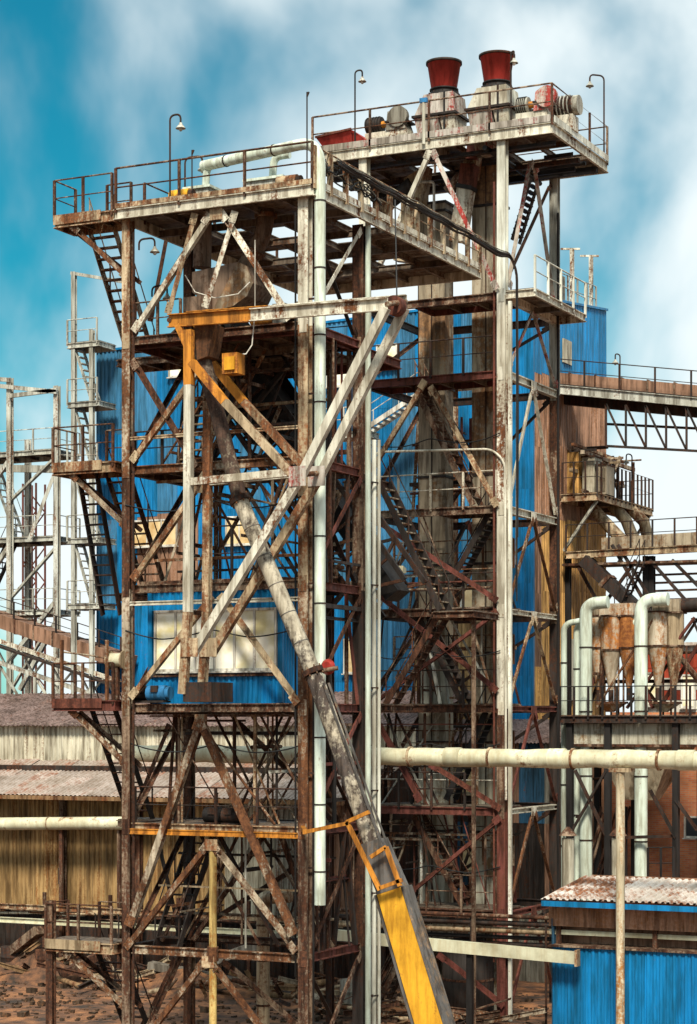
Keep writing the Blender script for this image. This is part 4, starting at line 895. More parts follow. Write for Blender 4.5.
# ------------------------------------------------------------------ cables along the walkway
def cables():
    T = thing('cable_bundle', 'thick bundle of black cables hung along the walkway rail to the white column', 'cables', q(430, 230, X=.5))
    rnd = random.Random(9)
    for k in range(9):
        dz = rnd.uniform(-.16, .14); dx = rnd.uniform(-.05, .10); X = .56+dx; pts = []
        for i in range(12):
            y = .9+i*(11.0-.9)/11; pts.append((X+.02*math.sin(i*1.7+k), y, 25.55+dz-(.05 if i % 2 else 0)+rnd.uniform(-.02, .02)))
        e = V((BxR+.45+dx*.4, ByF-.35-k*.015, 25.45+dz*.6)); pts += [(.8+dx, 12.3, 25.3+dz), e, (BxR+.62+dx*.4, ByF-.3, 24.9+dz*.3), (BxR+.64+dx*.5, ByF-.3, 20), (BxR+.62+dx*.5, ByF-.3, 14+k*.3)]
        part('cable_strand', MB().tube(bend(pts, .3, 3), rnd.uniform(.014, .028), 6), rnd.choice(['cable', 'dark_steel', 'grey_sheet']), T)
    T = thing('cable_coil', 'tangled dark cables looped on the deck corner behind the vertical pipe', 'cables', (.2, 1.5, 24.7))
    for k in range(7):
        pts = [(.5+rnd.uniform(-.15, .05), .3+i*.5, 24.95+rnd.uniform(0, .55)) for i in range(8)]; part('cable_strand', MB().tube(bend(pts, .2, 3), .022, 6), rnd.choice(['cable', 'grey_sheet', 'cable']), T)
cables()

# ------------------------------------------------------------------ exhaust fans and drives on the right deck
def fan(px, zc_top, label, Y=14.9):
    p = q(px, 130, Y=Y); p.z = 29.73; T = thing('exhaust_fan', label, 'exhaust fan', p, 'exhaust fans on the right deck')
    top = q(px, zc_top, Y=Y).z; hb = top-.92
    c = part('red_cone', MB()._lathe((p.x, Y, 0), [(.42, hb), (.44, hb+.02), (.58, top), (.60, top), (.60, top+.04), (.56, top+.04), (.40, hb+.1)], 26, False), 'red_paint', T)
    part('rim', MB()._lathe((p.x, Y, 0), [(.585, top-.03), (.625, top-.03), (.625, top+.05), (.585, top+.05)], 26, False), 'dark_steel', c)
    part('neck', MB()._lathe((p.x, Y, 0), [(.56, hb-.22), (.56, hb-.16), (.46, hb-.14), (.46, hb-.02), (.5, hb-.02), (.5, hb+.03), (.40, hb+.03)], 24, False), 'black_steel', T)
    for k in range(10):
        a = 2*math.pi*k/10; part('bolt', MB().lathe((p.x+.52*math.cos(a), Y+.52*math.sin(a), hb-.17), [(.03, 0), (.03, .07)], 6), 'dark_steel', T)
    z0 = 29.75; zt = hb-.22; x = p.x
    zf = z0+1.05
    part('housing', MB().hexa([(x-.85, Y-.6, zf), (x+.62, Y-.6, zf), (x+.62, Y+.6, zf), (x-.85, Y+.6, zf)], [(x-.52, Y-.55, zt), (x+.55, Y-.55, zt), (x+.55, Y+.55, zt), (x-.52, Y+.55, zt)]), 'red_white' if px < 470 else 'pale_steel', T)
    part('housing_flange', MB().box((x-.93, Y-.67, zf-.08), (x+.70, Y+.67, zf-.002)), 'dark_steel', T)
    part('throat', MB().hexa([(x-.62, Y-.42, z0-.4), (x+.02, Y-.42, z0-.4), (x+.02, Y+.42, z0-.4), (x-.62, Y+.42, z0-.4)], [(x-.86, Y-.58, zf-.08), (x+.02, Y-.58, zf-.08), (x+.02, Y+.58, zf-.08), (x-.86, Y+.58, zf-.08)]), 'red_white', T)
    part('rear_leg', MB().hexa([(x+.22, Y-.35, z0), (x+.62, Y-.35, z0), (x+.62, Y+.4, z0), (x+.22, Y+.4, z0)], [(x+.06, Y-.55, zf-.08), (x+.62, Y-.55, zf-.08), (x+.62, Y+.55, zf-.08), (x+.06, Y+.55, zf-.08)]), 'pale_steel', T)
    part('strap', MB().box((x+.24, Y-.63, z0+.1), (x+.31, Y-.605, zt)), 'black_steel', T)
fan(444, 64, 'red flared exhaust cone on pale housing, left one of the pair')
fan(497, 57, 'red flared exhaust cone on pale housing, right one of the pair')
def drive(px0, px1, label, Y, gm='grey_sheet'):
    p = q(px0, 120, Y=Y); p.z = 30.1; r = q(px1, 120, Y=Y); Lx = r.x-p.x; T = thing('drive_unit', label, 'drive unit', p, 'drive units on the right deck')
    for sx in (p.x+.1, r.x-.2): part('leg', MB().box((sx, Y-.3, 29.74), (sx+.1, Y+.3, p.z)), 'pale_steel', T)
    part('skid', MB().box((p.x, Y-.35, p.z), (r.x, Y+.35, p.z+.12)).box((p.x+.1, Y-.3, p.z+.12), (r.x-.1, Y+.3, p.z+.3)), 'pale_steel', T)
    m = p+V((0, 0, .62)); e = p.x+Lx*.36
    mb = part('motor_body', MB().tube([(p.x+.06, Y, m.z), (e, Y, m.z)], .27, 16), 'dark_steel' if px0 < 450 else 'grey_frame', T)
    for k in range(5): x = p.x+.1+(e-p.x-.2)*k/4; part('cooling_fin', MB().tube([(x, Y, m.z), (x+.03, Y, m.z)], .30, 16), 'black_steel', mb)
    part('coupling', MB().tube([(e, Y, m.z), (e+.28, Y, m.z)], .12, 12), 'orange_paint', T)
    part('gear_case', MB().hexa([(e+.28, Y-.35, p.z+.3), (r.x-.1, Y-.35, p.z+.3), (r.x-.1, Y+.35, p.z+.3), (e+.28, Y+.35, p.z+.3)], [(e+.33, Y-.3, p.z+.95), (r.x-.35, Y-.3, p.z+1.05), (r.x-.35, Y+.3, p.z+1.05), (e+.33, Y+.3, p.z+.95)]), gm, T)
    part('gear_cover', MB().tube([(e+.75, Y-.42, p.z+.72), (e+.75, Y-.2, p.z+.72)], .36, 18), gm, T)
    part('flange', MB().box((e+.26, Y-.4, p.z+.56), (r.x-.05, Y+.4, p.z+.62)), 'dark_steel', T)
drive(366, 412, 'grey motor and gearbox on the right deck, left of the red cones', 14.5)
drive(516, 553, 'motor and pale gearbox on the right deck, just right of the red cones', 14.6, 'red_white')
def drive2():
    p = q(549, 118, Y=15.4); p.z = 29.9; T = thing('motor', 'dark finned motor on the right deck near its outer corner', 'motor', p)
    c = p+V((0, 0, .85)); mb = part('motor_body', MB().tube([c, c+V((.9, 0, 0))], .34, 16), 'dark_steel', T)
    for k in range(6): part('cooling_fin', MB().tube([c+V((.1+k*.13, 0, 0)), c+V((.13+k*.13, 0, 0))], .38, 16), 'grey_frame', mb)
    part('fan_cover', MB().tube([c+V((.9, 0, 0)), c+V((1.1, 0, 0))], .33, 16), 'grey_frame', T); part('stand', MB().box(p+V((0, -.3, 0)), p+V((.95, .3, .5))), 'pale_steel', T); part('shaft', MB().tube([c, c-V((.6, 0, 0))], .08, 10), 'dark_steel', T)
    c = q(345, 141, Y=14.0); c.z = 29.75
    T = thing('red_hopper', 'shallow red hopper lying at the left end of the right deck', 'hopper', c)
    part('hopper_bowl', MB().hexa([c+V((-.55, -.3, .02)), c+V((.45, -.3, .02)), c+V((.45, .5, .02)), c+V((-.55, .5, .02))], [c+V((-.85, -.55, .5)), c+V((.5, -.55, .62)), c+V((.5, .7, .62)), c+V((-.85, .7, .5))]), 'red_paint', T)
    part('hopper_rim', MB().bar(c+V((-.87, -.58, .52)), c+V((.52, -.58, .64)), .05, .07), 'red_brown', T); part('slide', MB().hexa([c+V((.5, -.3, .02)), c+V((1.25, -.3, .02)), c+V((1.25, .4, .02)), c+V((.5, .4, .02))], [c+V((.5, -.5, .6)), c+V((.55, -.5, .6)), c+V((.55, .6, .6)), c+V((.5, .6, .6))]), 'red_paint', T)
    for px, lab in ((424, 'white-red pipe stand on the front rail of the right deck, with a blue valve'),):
        p = q(px, 140, Y=13.36); T = thing('valve_pipe', lab, 'pipe', p); part('pipe', MB().tube([(p.x, 13.33, 29.5), (p.x, 13.33, 30.9)], .06, 8), 'pale_clean', T); part('valve', MB().box((p.x-.13, 13.27, 30.9), (p.x+.13, 13.39, 31.05)), 'motor_blue', T)
drive2()
def spouts():
    Y = 15.3; P = lambda a, b: q(a, b, Y=Y)
    T = thing('elbow_spout', 'dark jointed elbow spout under the right deck, above the walkway', 'spout', P(415, 170))
    part('spout_head', MB().hexa([P(402, 200), P(420, 203), P(420, 203)+V((0, .6, 0)), P(402, 200)+V((0, .6, 0))], [P(404, 178), P(426, 165), P(426, 165)+V((0, .6, 0)), P(404, 178)+V((0, .6, 0))]), 'tan_steel', T)
    part('spout_pipe', MB().tube([P(412, 184), P(385, 206)], .26, 14), 'black_steel', T); part('spout_end', MB().tube([P(388, 203), P(380, 213)], .29, 14), 'tan_steel', T); part('drop_pipe', MB().tube([P(381, 210), P(383, 232)], .2, 12), 'orange_paint', T)
    part('leg_chute', MB().bar(P(414, 198), P(402, 262), .5, .42), 'tan_steel', T)
    T = thing('chute_spout', 'jointed tan chute leaning below the right deck, between the two casings', 'spout', P(470, 170))
    part('top_box', MB().hexa([P(460, 178), P(474, 178), P(474, 178)+V((0, .5, 0)), P(460, 178)+V((0, .5, 0))], [P(464, 158), P(477, 152), P(477, 152)+V((0, .5, 0)), P(464, 158)+V((0, .5, 0))]), 'tan_steel', T)
    part('neck', MB().bar(P(470, 165), P(467, 188), .5, .5), 'red_brown', T); part('chute_body', MB().bar(P(467, 184), P(458, 242), .52, .46), 'pale_steel', T); part('side_pipe', MB().tube([P(462, 176), P(448, 192)], .22, 12), 'brown_steel', T); part('band', MB().bar(P(467, 186), P(466, 190), .6, .55), 'black_steel', T)
    part('neck_duct', MB().bar(P(474, 140), P(472, 160), .34, .34), 'red_brown', T)
    part('stay_pipe', MB().tube(bend([P(418, 182), P(434, 182), P(434, 230)], .12), .05, 8), 'white_paint', T)
spouts()

# ------------------------------------------------------------------ lamps
def lamp(base, h, arm, label, drop=.25, mat='dark_steel'):
    base = V(base); T = thing('gooseneck_lamp', label, 'lamp', base, 'gooseneck lamps')
    t = base+V((0, 0, h)); e = t+RT*arm
    part('lamp_post', MB().tube(bend([base, t, e+V((0, 0, .05)), e-V((0, 0, drop))], .18), .03, 6), mat, T)
    part('lamp_shade', MB()._lathe(e-V((0, 0, drop)), [(.04, .05), (.05, 0), (.13, -.09), (.145, -.12), (.11, -.10), (.04, -.02)], 14, False), 'grey_frame', T)
    part('lamp_bulb', MB()._lathe(e-V((0, 0, drop)), [(.02, -.03), (.06, -.08), (.06, -.15), (.03, -.19), (.0, -.2)], 10, False), 'white_paint', T)
for i, (px, py, Y, h, arm, lab) in enumerate(((170, 200, -.36, 2.4, .3, 'tallest gooseneck lamp on the left deck, standing by its stair'), (185, 196, .9, 1.55, .5, 'shorter gooseneck lamp on the left deck beside the inlet box'),
    (355, 150, 13.42, 2.6, .25, 'gooseneck lamp at the left end of the right deck'), (547, 130, 17, 1.3, -.28, 'short gooseneck lamp behind the motors on the right deck'), (604, 160, 18.9, 3.0, -.5, 'gooseneck lamp on the far right corner of the right deck'), (511, 125, 13.9, 2.6, .1, 'gooseneck lamp standing beside the right red cone'))):
    p = q(px, py, Y=Y); p.z = 24.69 if px < 300 else 29.75; lamp(p, h, arm, lab)
lamp(q(139, 250, Y=-.12), .3, .45, 'wall lamp on the left column just under the left deck'); lamp(q(152, 290, Y=2.2)-V((0,0,.2)), .3, .45, 'small lamp behind the V braces under the left deck')
lamp(q(620, 376, Y=33), .9, -.2, 'gooseneck lamp on the right-hand bridge conveyor'); lamp(q(632, 480, Y=36), 1.1, -.25, 'gooseneck lamp on the machinery platform right of the brown wall')
for px, py0, py1, Y, z, lab in ((307, 92, 190, -.36, 24.69, 'thin antenna rod on the left deck in front of the vertical pipe'), (192, 150, 190, .4, 24.69, 'thin short rod on the left deck behind the lamps')):
    p = q(px, py0, Y=Y); T = thing('antenna_rod', lab, 'rod', (p.x, p.y, z)); part('rod', MB().tube([(p.x, p.y, z), p], .022, 6), 'dark_steel', T); part('rod_tip', MB().tube([p-V((0, 0, .12)), p+RT*.05], .03, 6), 'dark_steel', T)

# ------------------------------------------------------------------ long cream pipe and its post
T = thing('main_pipe', 'long dented cream pipe crossing the whole yard at mid-low height', 'pipe', (0, 6.5, 8.95))
def mainpipe():
    pts = []; rs = []; rnd = random.Random(8); x = q(133, 752, Y=6.5).x
    while x < 12.5:
        pts.append(V((x, 6.5+rnd.uniform(-.02, .02), 8.95+rnd.uniform(-.015, .02)-.004*x))); rs.append(.27+rnd.uniform(-.012, .012)); x += .45
    part('pipe', MB().tube(pts, .27, 16, rs=rs), 'cream_pipe', T)
    for k in range(8): x = -7.6+k*2.6; part('flange', MB().tube([(x, 6.5, 8.95-.004*x), (x+.07, 6.5, 8.95-.004*x)], .315, 18), 'tan_steel', T)
    for x in (-1.9, 1.4, 4.7, 8.6): part('patch', MB().tube([(x, 6.5, 8.95-.004*x), (x+.5, 6.5, 8.95-.004*x)], .295, 16), 'cream_pipe', T)
    p = q(622, 772, Y=6.5); part('support_post', MB().tube([(p.x, 6.35, 0), (p.x, 6.35, 8.66)], .13, 12), 'post_rust', T); part('saddle', MB().box((p.x-.3, 6.2, 8.56), (p.x+.3, 6.8, 8.68)), 'tan_steel', T)
mainpipe()
def low_pipes():
    T = thing('bent_pipe', 'rusty bent standpipe with a hooked top low inside the left tower', 'pipe', q(263, 1024, Y=5))
    part('pipe', MB().tube(bend([V((q(263, 900, Y=5).x, 5, 0)), q(263, 898, Y=5), q(290, 896, Y=5)], .4), .2, 14), 'tan_steel', T)
    for y in (925, 960, 1005): p = q(263, y, Y=5); part('band', MB().tube([p-V((0, 0, .03)), p+V((0, 0, .03))], .225, 14), 'brown_steel', T)
    T = thing('low_beam', 'long whitish beam low across the right tower foot, ending at the blue shed', 'beam', q(378, 940, Y=12.5))
    a = q(300, 932, Y=7.2); b = q(577, 958, Y=7.2); part('beam', MB().bar(a, b, .2, .36), 'cream_pipe', T); part('end_plate', MB().box(b+V((-.03, -.14, -.24)), b+V((.05, .14, .24))), 'tan_steel', T)
    for px in (330, 470): c = q(px, 944, Y=7.3); part('leg', MB().bar((c.x, 7.3, 0), (c.x, 7.3, c.z-.1), .18), 'black_steel', T)
    for k in range(5):
        yy = 912+k*7; T = thing('service_pipe', ['upper rusty service pipe running behind the long whitish beam', 'thin dark service pipe above the whitish beam', 'brown service pipe just above the whitish beam', 'blackened pipe below the whitish beam', 'lowest dark pipe under the whitish beam'][k], 'pipe', q(400, yy, Y=12.6))
        part('pipe', MB().tube([q(300, yy-4, Y=12.6+k*.15), q(600, yy+8, Y=12.6+k*.15)], .07+.02*(k % 3), 10), ['brown_steel', 'dark_steel', 'tan_steel', 'black_steel', 'dark_steel'][k], T)
        for px in (360, 470, 545): c = q(px, yy+2, Y=12.6+k*.15); part('hanger', MB().bar((c.x, c.y+.1, c.z), (c.x, c.y+.1, max(0, c.z-3)), .06), 'dark_steel', T)
low_pipes()

# ------------------------------------------------------------------ right: blue shed
def blue_shed():
    Yw = 7.75; x0 = q(553, 980, Y=Yw).x; x1 = x0+9.5
    T = thing('blue_shed', 'blue corrugated shed with a rust-streaked white roof at bottom right', 'shed', (x0, Yw, 0))
    zt = q(600, 949, Y=Yw).z
    wall(T, (x0, Yw), (x1, Yw), 0.02, zt, (0, -1, 0), 'blue_sheet', pw=1.0, pitch=.2, amp=.04); wall(T, (x0, Yw+3.4), (x0, Yw), 0.02, zt+.8, (-1, 0, 0), 'blue_dark', pw=1.0)
    part('back_wall', MB().box((x0, Yw+3.4, 0), (x1, Yw+3.5, 5.2)), 'brown_sheet', T)
    part('recess_panel', MB().box((x0+.05, Yw+.7, zt-.3), (x1, Yw+.8, 4.6)), 'brown_sheet', T); part('white_beam', MB().bar((x0-.2, Yw+.3, zt+.42), (x1, Yw+.3, zt+.42), .12, .14), 'cream_pipe', T); part('ledge', MB().box((x0-.1, Yw-.12, zt+.01), (x1, Yw+.7, zt+.07)), 'brown_steel', T)
    e0 = q(541, 900, Y=Yw-.6); ze = e0.z
    part('upper_panel', MB().box((x0-.15, Yw+.05, zt+.62), (x1, Yw+.12, ze-.02)), 'brown_sheet', T)
    roof(T, (e0.x, Yw-.6, ze), (10.4, 0, 0), (0, 3.6, .42), (0, -.12, 1), 'roof_white', pw=.95, rows=2, pitch=.2, amp=.05)
    part('fascia', MB().bar((e0.x, Yw-.55, ze-.1), (x1+.4, Yw-.55, ze-.1), .05, .16), 'blue_sheet', T)
    for k in range(4): x = x0+.1+k*3.0; part('post', MB().bar((x, Yw+.25, 0), (x, Yw+.25, ze-.1), .14), 'brown_steel', T)
    for px, lab in ((568, 'pale round vent cowl behind the blue shed roof, left of the tall pipes'), (618, 'pale round vent cowl between the two tall green pipes')):
        p = q(px, 868, Y=12.5); T = thing('vent_cowl', lab, 'vent', (p.x, p.y, 0), 'vent cowls by the blue shed')
        zc = q(px, 838, Y=12.5).z; part('vent_body', MB().tube([(p.x, p.y, 0), (p.x, p.y, zc)], .2, 14), 'cream_sheet', T); part('cap', MB().lathe((p.x, p.y, zc+.08), [(.3, 0), (.05, .28)], 14), 'brown_steel', T)
        for k in range(3): a = k*2.1; part('cap_leg', MB().bar((p.x+.17*math.cos(a), p.y+.17*math.sin(a), zc-.05), (p.x+.17*math.cos(a), p.y+.17*math.sin(a), zc+.1), .03), 'dark_steel', T)
blue_shed()

# ------------------------------------------------------------------ right: tall green pipes and cyclones
def tall_pipe(pts, r, label, bands=2.0, mat='green_pipe'):
    T = thing('duct_pipe', label, 'pipe', pts[0], 'pale green duct pipes on the right'); pipe_with_bands(T, bend(pts, .62, 7), r, mat, bands, 16, 'dark_steel', .02, .025)
Yp = 20.0
def VP(px, py, Y=Yp): return q(px, py, Y=Y)
def G(px, Y=Yp): v = VP(px, 900, Y); v.z = 0; return v
tall_pipe([G(586), VP(586, 604), VP(608, 602)], .225, 'tall pale green duct pipe left of the rusty cyclones')
tall_pipe([G(641), VP(641, 600), VP(668, 599)], .235, 'tall pale green duct pipe between the rusty and the pale cyclones')
tall_pipe([G(578, 20.6), VP(578, 626, 20.6), VP(590, 622, 20.6)], .16, 'shorter green duct pipe hidden partly behind the left tall one', 2.4)
tall_pipe([G(564, 20.3), VP(564, 624, 20.3), VP(580, 621, 20.3)], .11, 'thin green pipe beside the dark rear column of the right tower', 2.2)
def cyclone(px, y0, y1, y2, Y, r, label, mat):
    p = VP(px, 700, Y); T = thing('cyclone', label, 'cyclone', (p.x, Y, VP(px, y2, Y).z), 'dust cyclones'); zt, zm, zb = VP(px, y0, Y).z, VP(px, y1, Y).z, VP(px, y2, Y).z
    b = part('cyclone_body', MB().tube([(p.x, Y, zm), (p.x, Y, zt)], r, 18), mat, T); part('cone', MB().tube([(p.x, Y, zb), (p.x, Y, zm)], r, 18, rs=[.09, r]), mat, T)
    for z in (zt, zm): part('band', MB().tube([(p.x, Y, z-.03), (p.x, Y, z+.03)], r+.03, 18), 'brown_steel', b)
    part('outlet', MB().tube([(p.x, Y, zb-.45), (p.x, Y, zb)], .1, 10), 'dark_steel', T); part('top_cap', MB().tube([(p.x, Y, zt), (p.x, Y, zt+.28)], r*.55, 14), 'duct', T)
    for s in (-1, 1): part('leg', MB().bar((p.x+s*(r+.07), Y+.1, q(px, 716, Y=Y).z), (p.x+s*(r+.07), Y+.1, zm), .06), 'brown_steel', T)
cyclone(599, 616, 648, 690, 21.2, .36, 'rust-orange cyclone nearest the left tall green pipe', 'cyclone_rust'); cyclone(611, 616, 650, 690, 20.9, .37, 'rust-orange cyclone in the middle of the left group', 'cyclone_rust')
cyclone(629, 616, 648, 688, 21.0, .36, 'tan rusty cyclone close to the right tall green pipe', 'cyclone_rust'); cyclone(658, 612, 646, 688, 20.7, .38, 'pale stained cyclone right of the right tall green pipe', 'cyclone_rust'); cyclone(674, 612, 646, 688, 20.9, .36, 'pale stained cyclone, rightmost of all', 'tan_steel')
def headers():
    T = thing('cyclone_header', 'rusty box header joining the tops of the left cyclones', 'duct', VP(610, 610, 21)); a = VP(600, 616, 20.8); b = VP(634, 603, 20.8)
    part('header_box', MB().box((a.x, 20.7, a.z), (b.x, 21.5, b.z)), 'cyclone_rust', T); part('flange', MB().box((a.x-.04, 20.66, a.z-.05), (b.x+.04, 21.54, a.z)), 'brown_steel', T); part('link_pipe', MB().tube([VP(625, 622, 20.9), VP(650, 623, 20.9)], .17, 12), 'green_pipe', T)
    T = thing('cyclone_header', 'dark box header joining the tops of the right cyclones', 'duct', VP(665, 606, 20.8)); a = VP(654, 612, 20.6); b = VP(680, 599, 20.6)
    part('header_box', MB().box((a.x, 20.5, a.z), (b.x, 21.3, b.z)), 'duct', T); part('flange', MB().box((a.x-.04, 20.46, a.z-.06), (b.x+.04, 21.34, a.z)), 'brown_steel', T); part('outlet_duct', MB().tube([VP(680, 606, 20.9), VP(720, 604, 20.9)], .25, 12), 'dark_steel', T)
    for k, px in enumerate((612, 666)):
        a = VP(px-11, 690, 20.9); b = VP(px+11, 690, 20.9); c = VP(px-2, 712, 20.9)
        T = thing('collecting_hopper', ['rusty collecting hopper under the left cyclones', 'grey collecting hopper under the right cyclones'][k], 'hopper', c, 'collecting hoppers')
        part('hopper_body', MB().hexa([c+V((-.12, -.12, 0)), c+V((.12, -.12, 0)), c+V((.12, .12, 0)), c+V((-.12, .12, 0))], [(a.x, 20.5, a.z-.5), (b.x, 20.5, a.z-.5), (b.x, 21.3, a.z-.5), (a.x, 21.3, a.z-.5)]), 'cyclone_rust' if k == 0 else 'duct_green', T)
        part('rim', MB().box((a.x-.05, 20.45, a.z-.5), (b.x+.05, 21.35, a.z-.42)), 'brown_steel', T)
headers()
def cyclone_deck():
    Y0, Y1 = 19.4, 23.0; a = VP(560, 716, Y0); b = VP(720, 716, Y0); z = a.z
    T = thing('cyclone_platform', 'dark railed platform with a long bin carrying the cyclones', 'platform', (a.x, Y0, 0))
    platform(T, a.x, b.x, Y0, Y1, z, 'dark_steel', .25, plate=1.5); railing(T, [(a.x, Y0, z), (b.x, Y0, z)], 'black_steel', 1.05, .55)
    zb = VP(600, 744, Y0+.3).z
    part('bin', MB().box((a.x+.3, Y0+.35, zb), (b.x, Y1-.2, z-.27)), 'duct_green', T); part('bin_flange', MB().box((a.x+.2, Y0+.3, zb-.1), (b.x, Y1-.1, zb-.003)), 'brown_steel', T)
    h0 = VP(596, 752, Y0+.5); h1 = VP(672, 752, Y0+.5); h2 = VP(618, 800, Y0+.8); h3 = VP(650, 800, Y0+.8)
    part('funnel', MB().hexa([(h2.x, Y0+1.2, h2.z), (h3.x, Y0+1.2, h2.z), (h3.x, Y0+2, h2.z), (h2.x, Y0+2, h2.z)], [(h0.x, Y0+.5, zb-.1), (h1.x, Y0+.5, zb-.1), (h1.x, Y1-.2, zb-.1), (h0.x, Y1-.2, zb-.1)]), 'duct', T)
    for px in (570, 608, 676, 716):
        p = VP(px, 800, Y0+.2); part('column', MB().ibeam((p.x, Y0+.2, 0), (p.x, Y0+.2, z-.25), .22, .22, .03, V((0, 1, 0))), 'black_steel', T); part('column', MB().ibeam((p.x, Y1-.4, 0), (p.x, Y1-.4, z-.25), .22, .22, .03, V((0, 1, 0))), 'black_steel', T)
    for p, r in (((650, 790), (676, 838)), ((676, 800), (697, 830)), ((572, 830), (606, 770)), ((610, 838), (676, 836)), ((575, 770), (606, 835))): brace(T, VP(*p, Y0+.1), VP(*r, Y0+.1), .11, 'dark_steel')
    clutter(T, a.x+.2, VP(612, 800, Y0).x, Y0+.4, Y1, 3, 8.5, 14, 41, ['dark_steel', 'brown_steel', 'black_steel']); clutter(T, a.x+.2, b.x, Y0+.8, Y1-.2, z+.2, z+3, 18, 42, ['brown_steel', 'dark_steel', 'mixed_steel', 'red_brown'])
    g = VP(650, 872, 16.5); railing(T, [VP(648, 880, 17), VP(674, 880, 17)], 'black_steel', 1.1, .4)
cyclone_deck()

# brick building behind
def brick():
    Y = 26.5; a = q(612, 800, Y=Y); x1 = a.x+14; zt = q(660, 712, Y=Y).z
    T = thing('brick_building', 'red brick building with a red and white banded upper wall behind the cyclones', 'building', (a.x, Y, 0))
    part('wall', MB().box((a.x, Y, 0), (x1, Y+8, zt)), 'brick', T); z = zt
    for k, (py, m) in enumerate(((700, 'white_paint'), (690, 'red_band'), (678, 'white_paint'), (668, 'red_band'), (652, 'red_band'), (646, 'white_paint'))):
        zz = q(660, py, Y=Y).z; part('wall_band', MB().box((a.x+1.2, Y+.02*(k % 2), z), (x1, Y+7.9, zz)), m, T); z = zz
    part('roof', MB().box((a.x+1.0, Y-.2, z), (x1+.2, Y+8.2, z+.12)), 'roof_white', T)
    for px0, px1, y0, y1 in ((683, 694, 676, 706), (686, 700, 818, 836), (645, 660, 674, 704)):
        p = q(px0, y1, Y=Y-.03); r = q(px1, y0, Y=Y-.03); window(T, p.x, r.x, Y-.03, p.z, r.z, 1, 'glass' if y0 < 700 else 'dark_glass')
metal('red_band', (.50, .075, .035), .15, rc1=(.4, .12, .05))
brick()

# ------------------------------------------------------------------ right: bridges on the brown wall
def bridge():
    Y = 33.0; T = thing('bridge_conveyor', 'long covered conveyor bridge leaving the brown wall to the right on a light truss', 'conveyor', q(600, 390, Y=Y))
    a = q(556, 384, Y=Y); b = q(770, 404, Y=Y); d = b-a
    part('belt_cover', MB().bar(a+V((0, .5, .25)), b+V((0, .5, .25)), .9, .5), 'brown_sheet', T)
    for i in range(8): c = a+d*((i+.5)/8)+V((0, .5, .25)); part('cover_hoop', MB().bar(c-V((0, 0, .3)), c+V((0, 0, .3)), .06, .98), 'brown_steel', T)
    part('deck', MB().bar(a+V((0, .3, -.12)), b+V((0, .3, -.12)), 2.0, .14), 'dark_steel', T); part('fascia', MB().chan(a+V((0, -.75, -.3)), b+V((0, -.75, -.3)), .1, .38), 'grey_frame', T)
    part('girder', MB().bar(a+V((0, .9, -.5)), b+V((0, .9, -.5)), .3, .5), 'dark_steel', T)
    railing(T, [a+V((0, -.75, -.06)), b+V((0, -.75, -.06))], 'dark_steel', 1.05, 1.5)
    c0 = q(606, 404, Y=Y-.7); c1 = q(770, 412, Y=Y-.7); e0 = q(606, 446, Y=Y-.7); e1 = q(770, 455, Y=Y-.7); n = 8
    for (p, r) in ((e0, e1),): part('truss_chord', MB().bar(p, r, .1, .1), 'dark_steel', T)
    for i in range(n):
        t0, t1 = i/n, (i+1)/n; A = c0+(c1-c0)*t0; Bq = e0+(e1-e0)*t0; Cq = e0+(e1-e0)*t1; part('truss_post', MB().bar(A, Bq, .08), 'dark_steel', T); part('truss_diagonal', MB().bar(A, Cq, .08), 'dark_steel', T)
    m = e0+(e1-e0)*.0; part('truss_chord', MB().bar(q(606, 424, Y=Y+1), q(770, 432, Y=Y+1), .1, .1), 'dark_steel', T)
bridge()
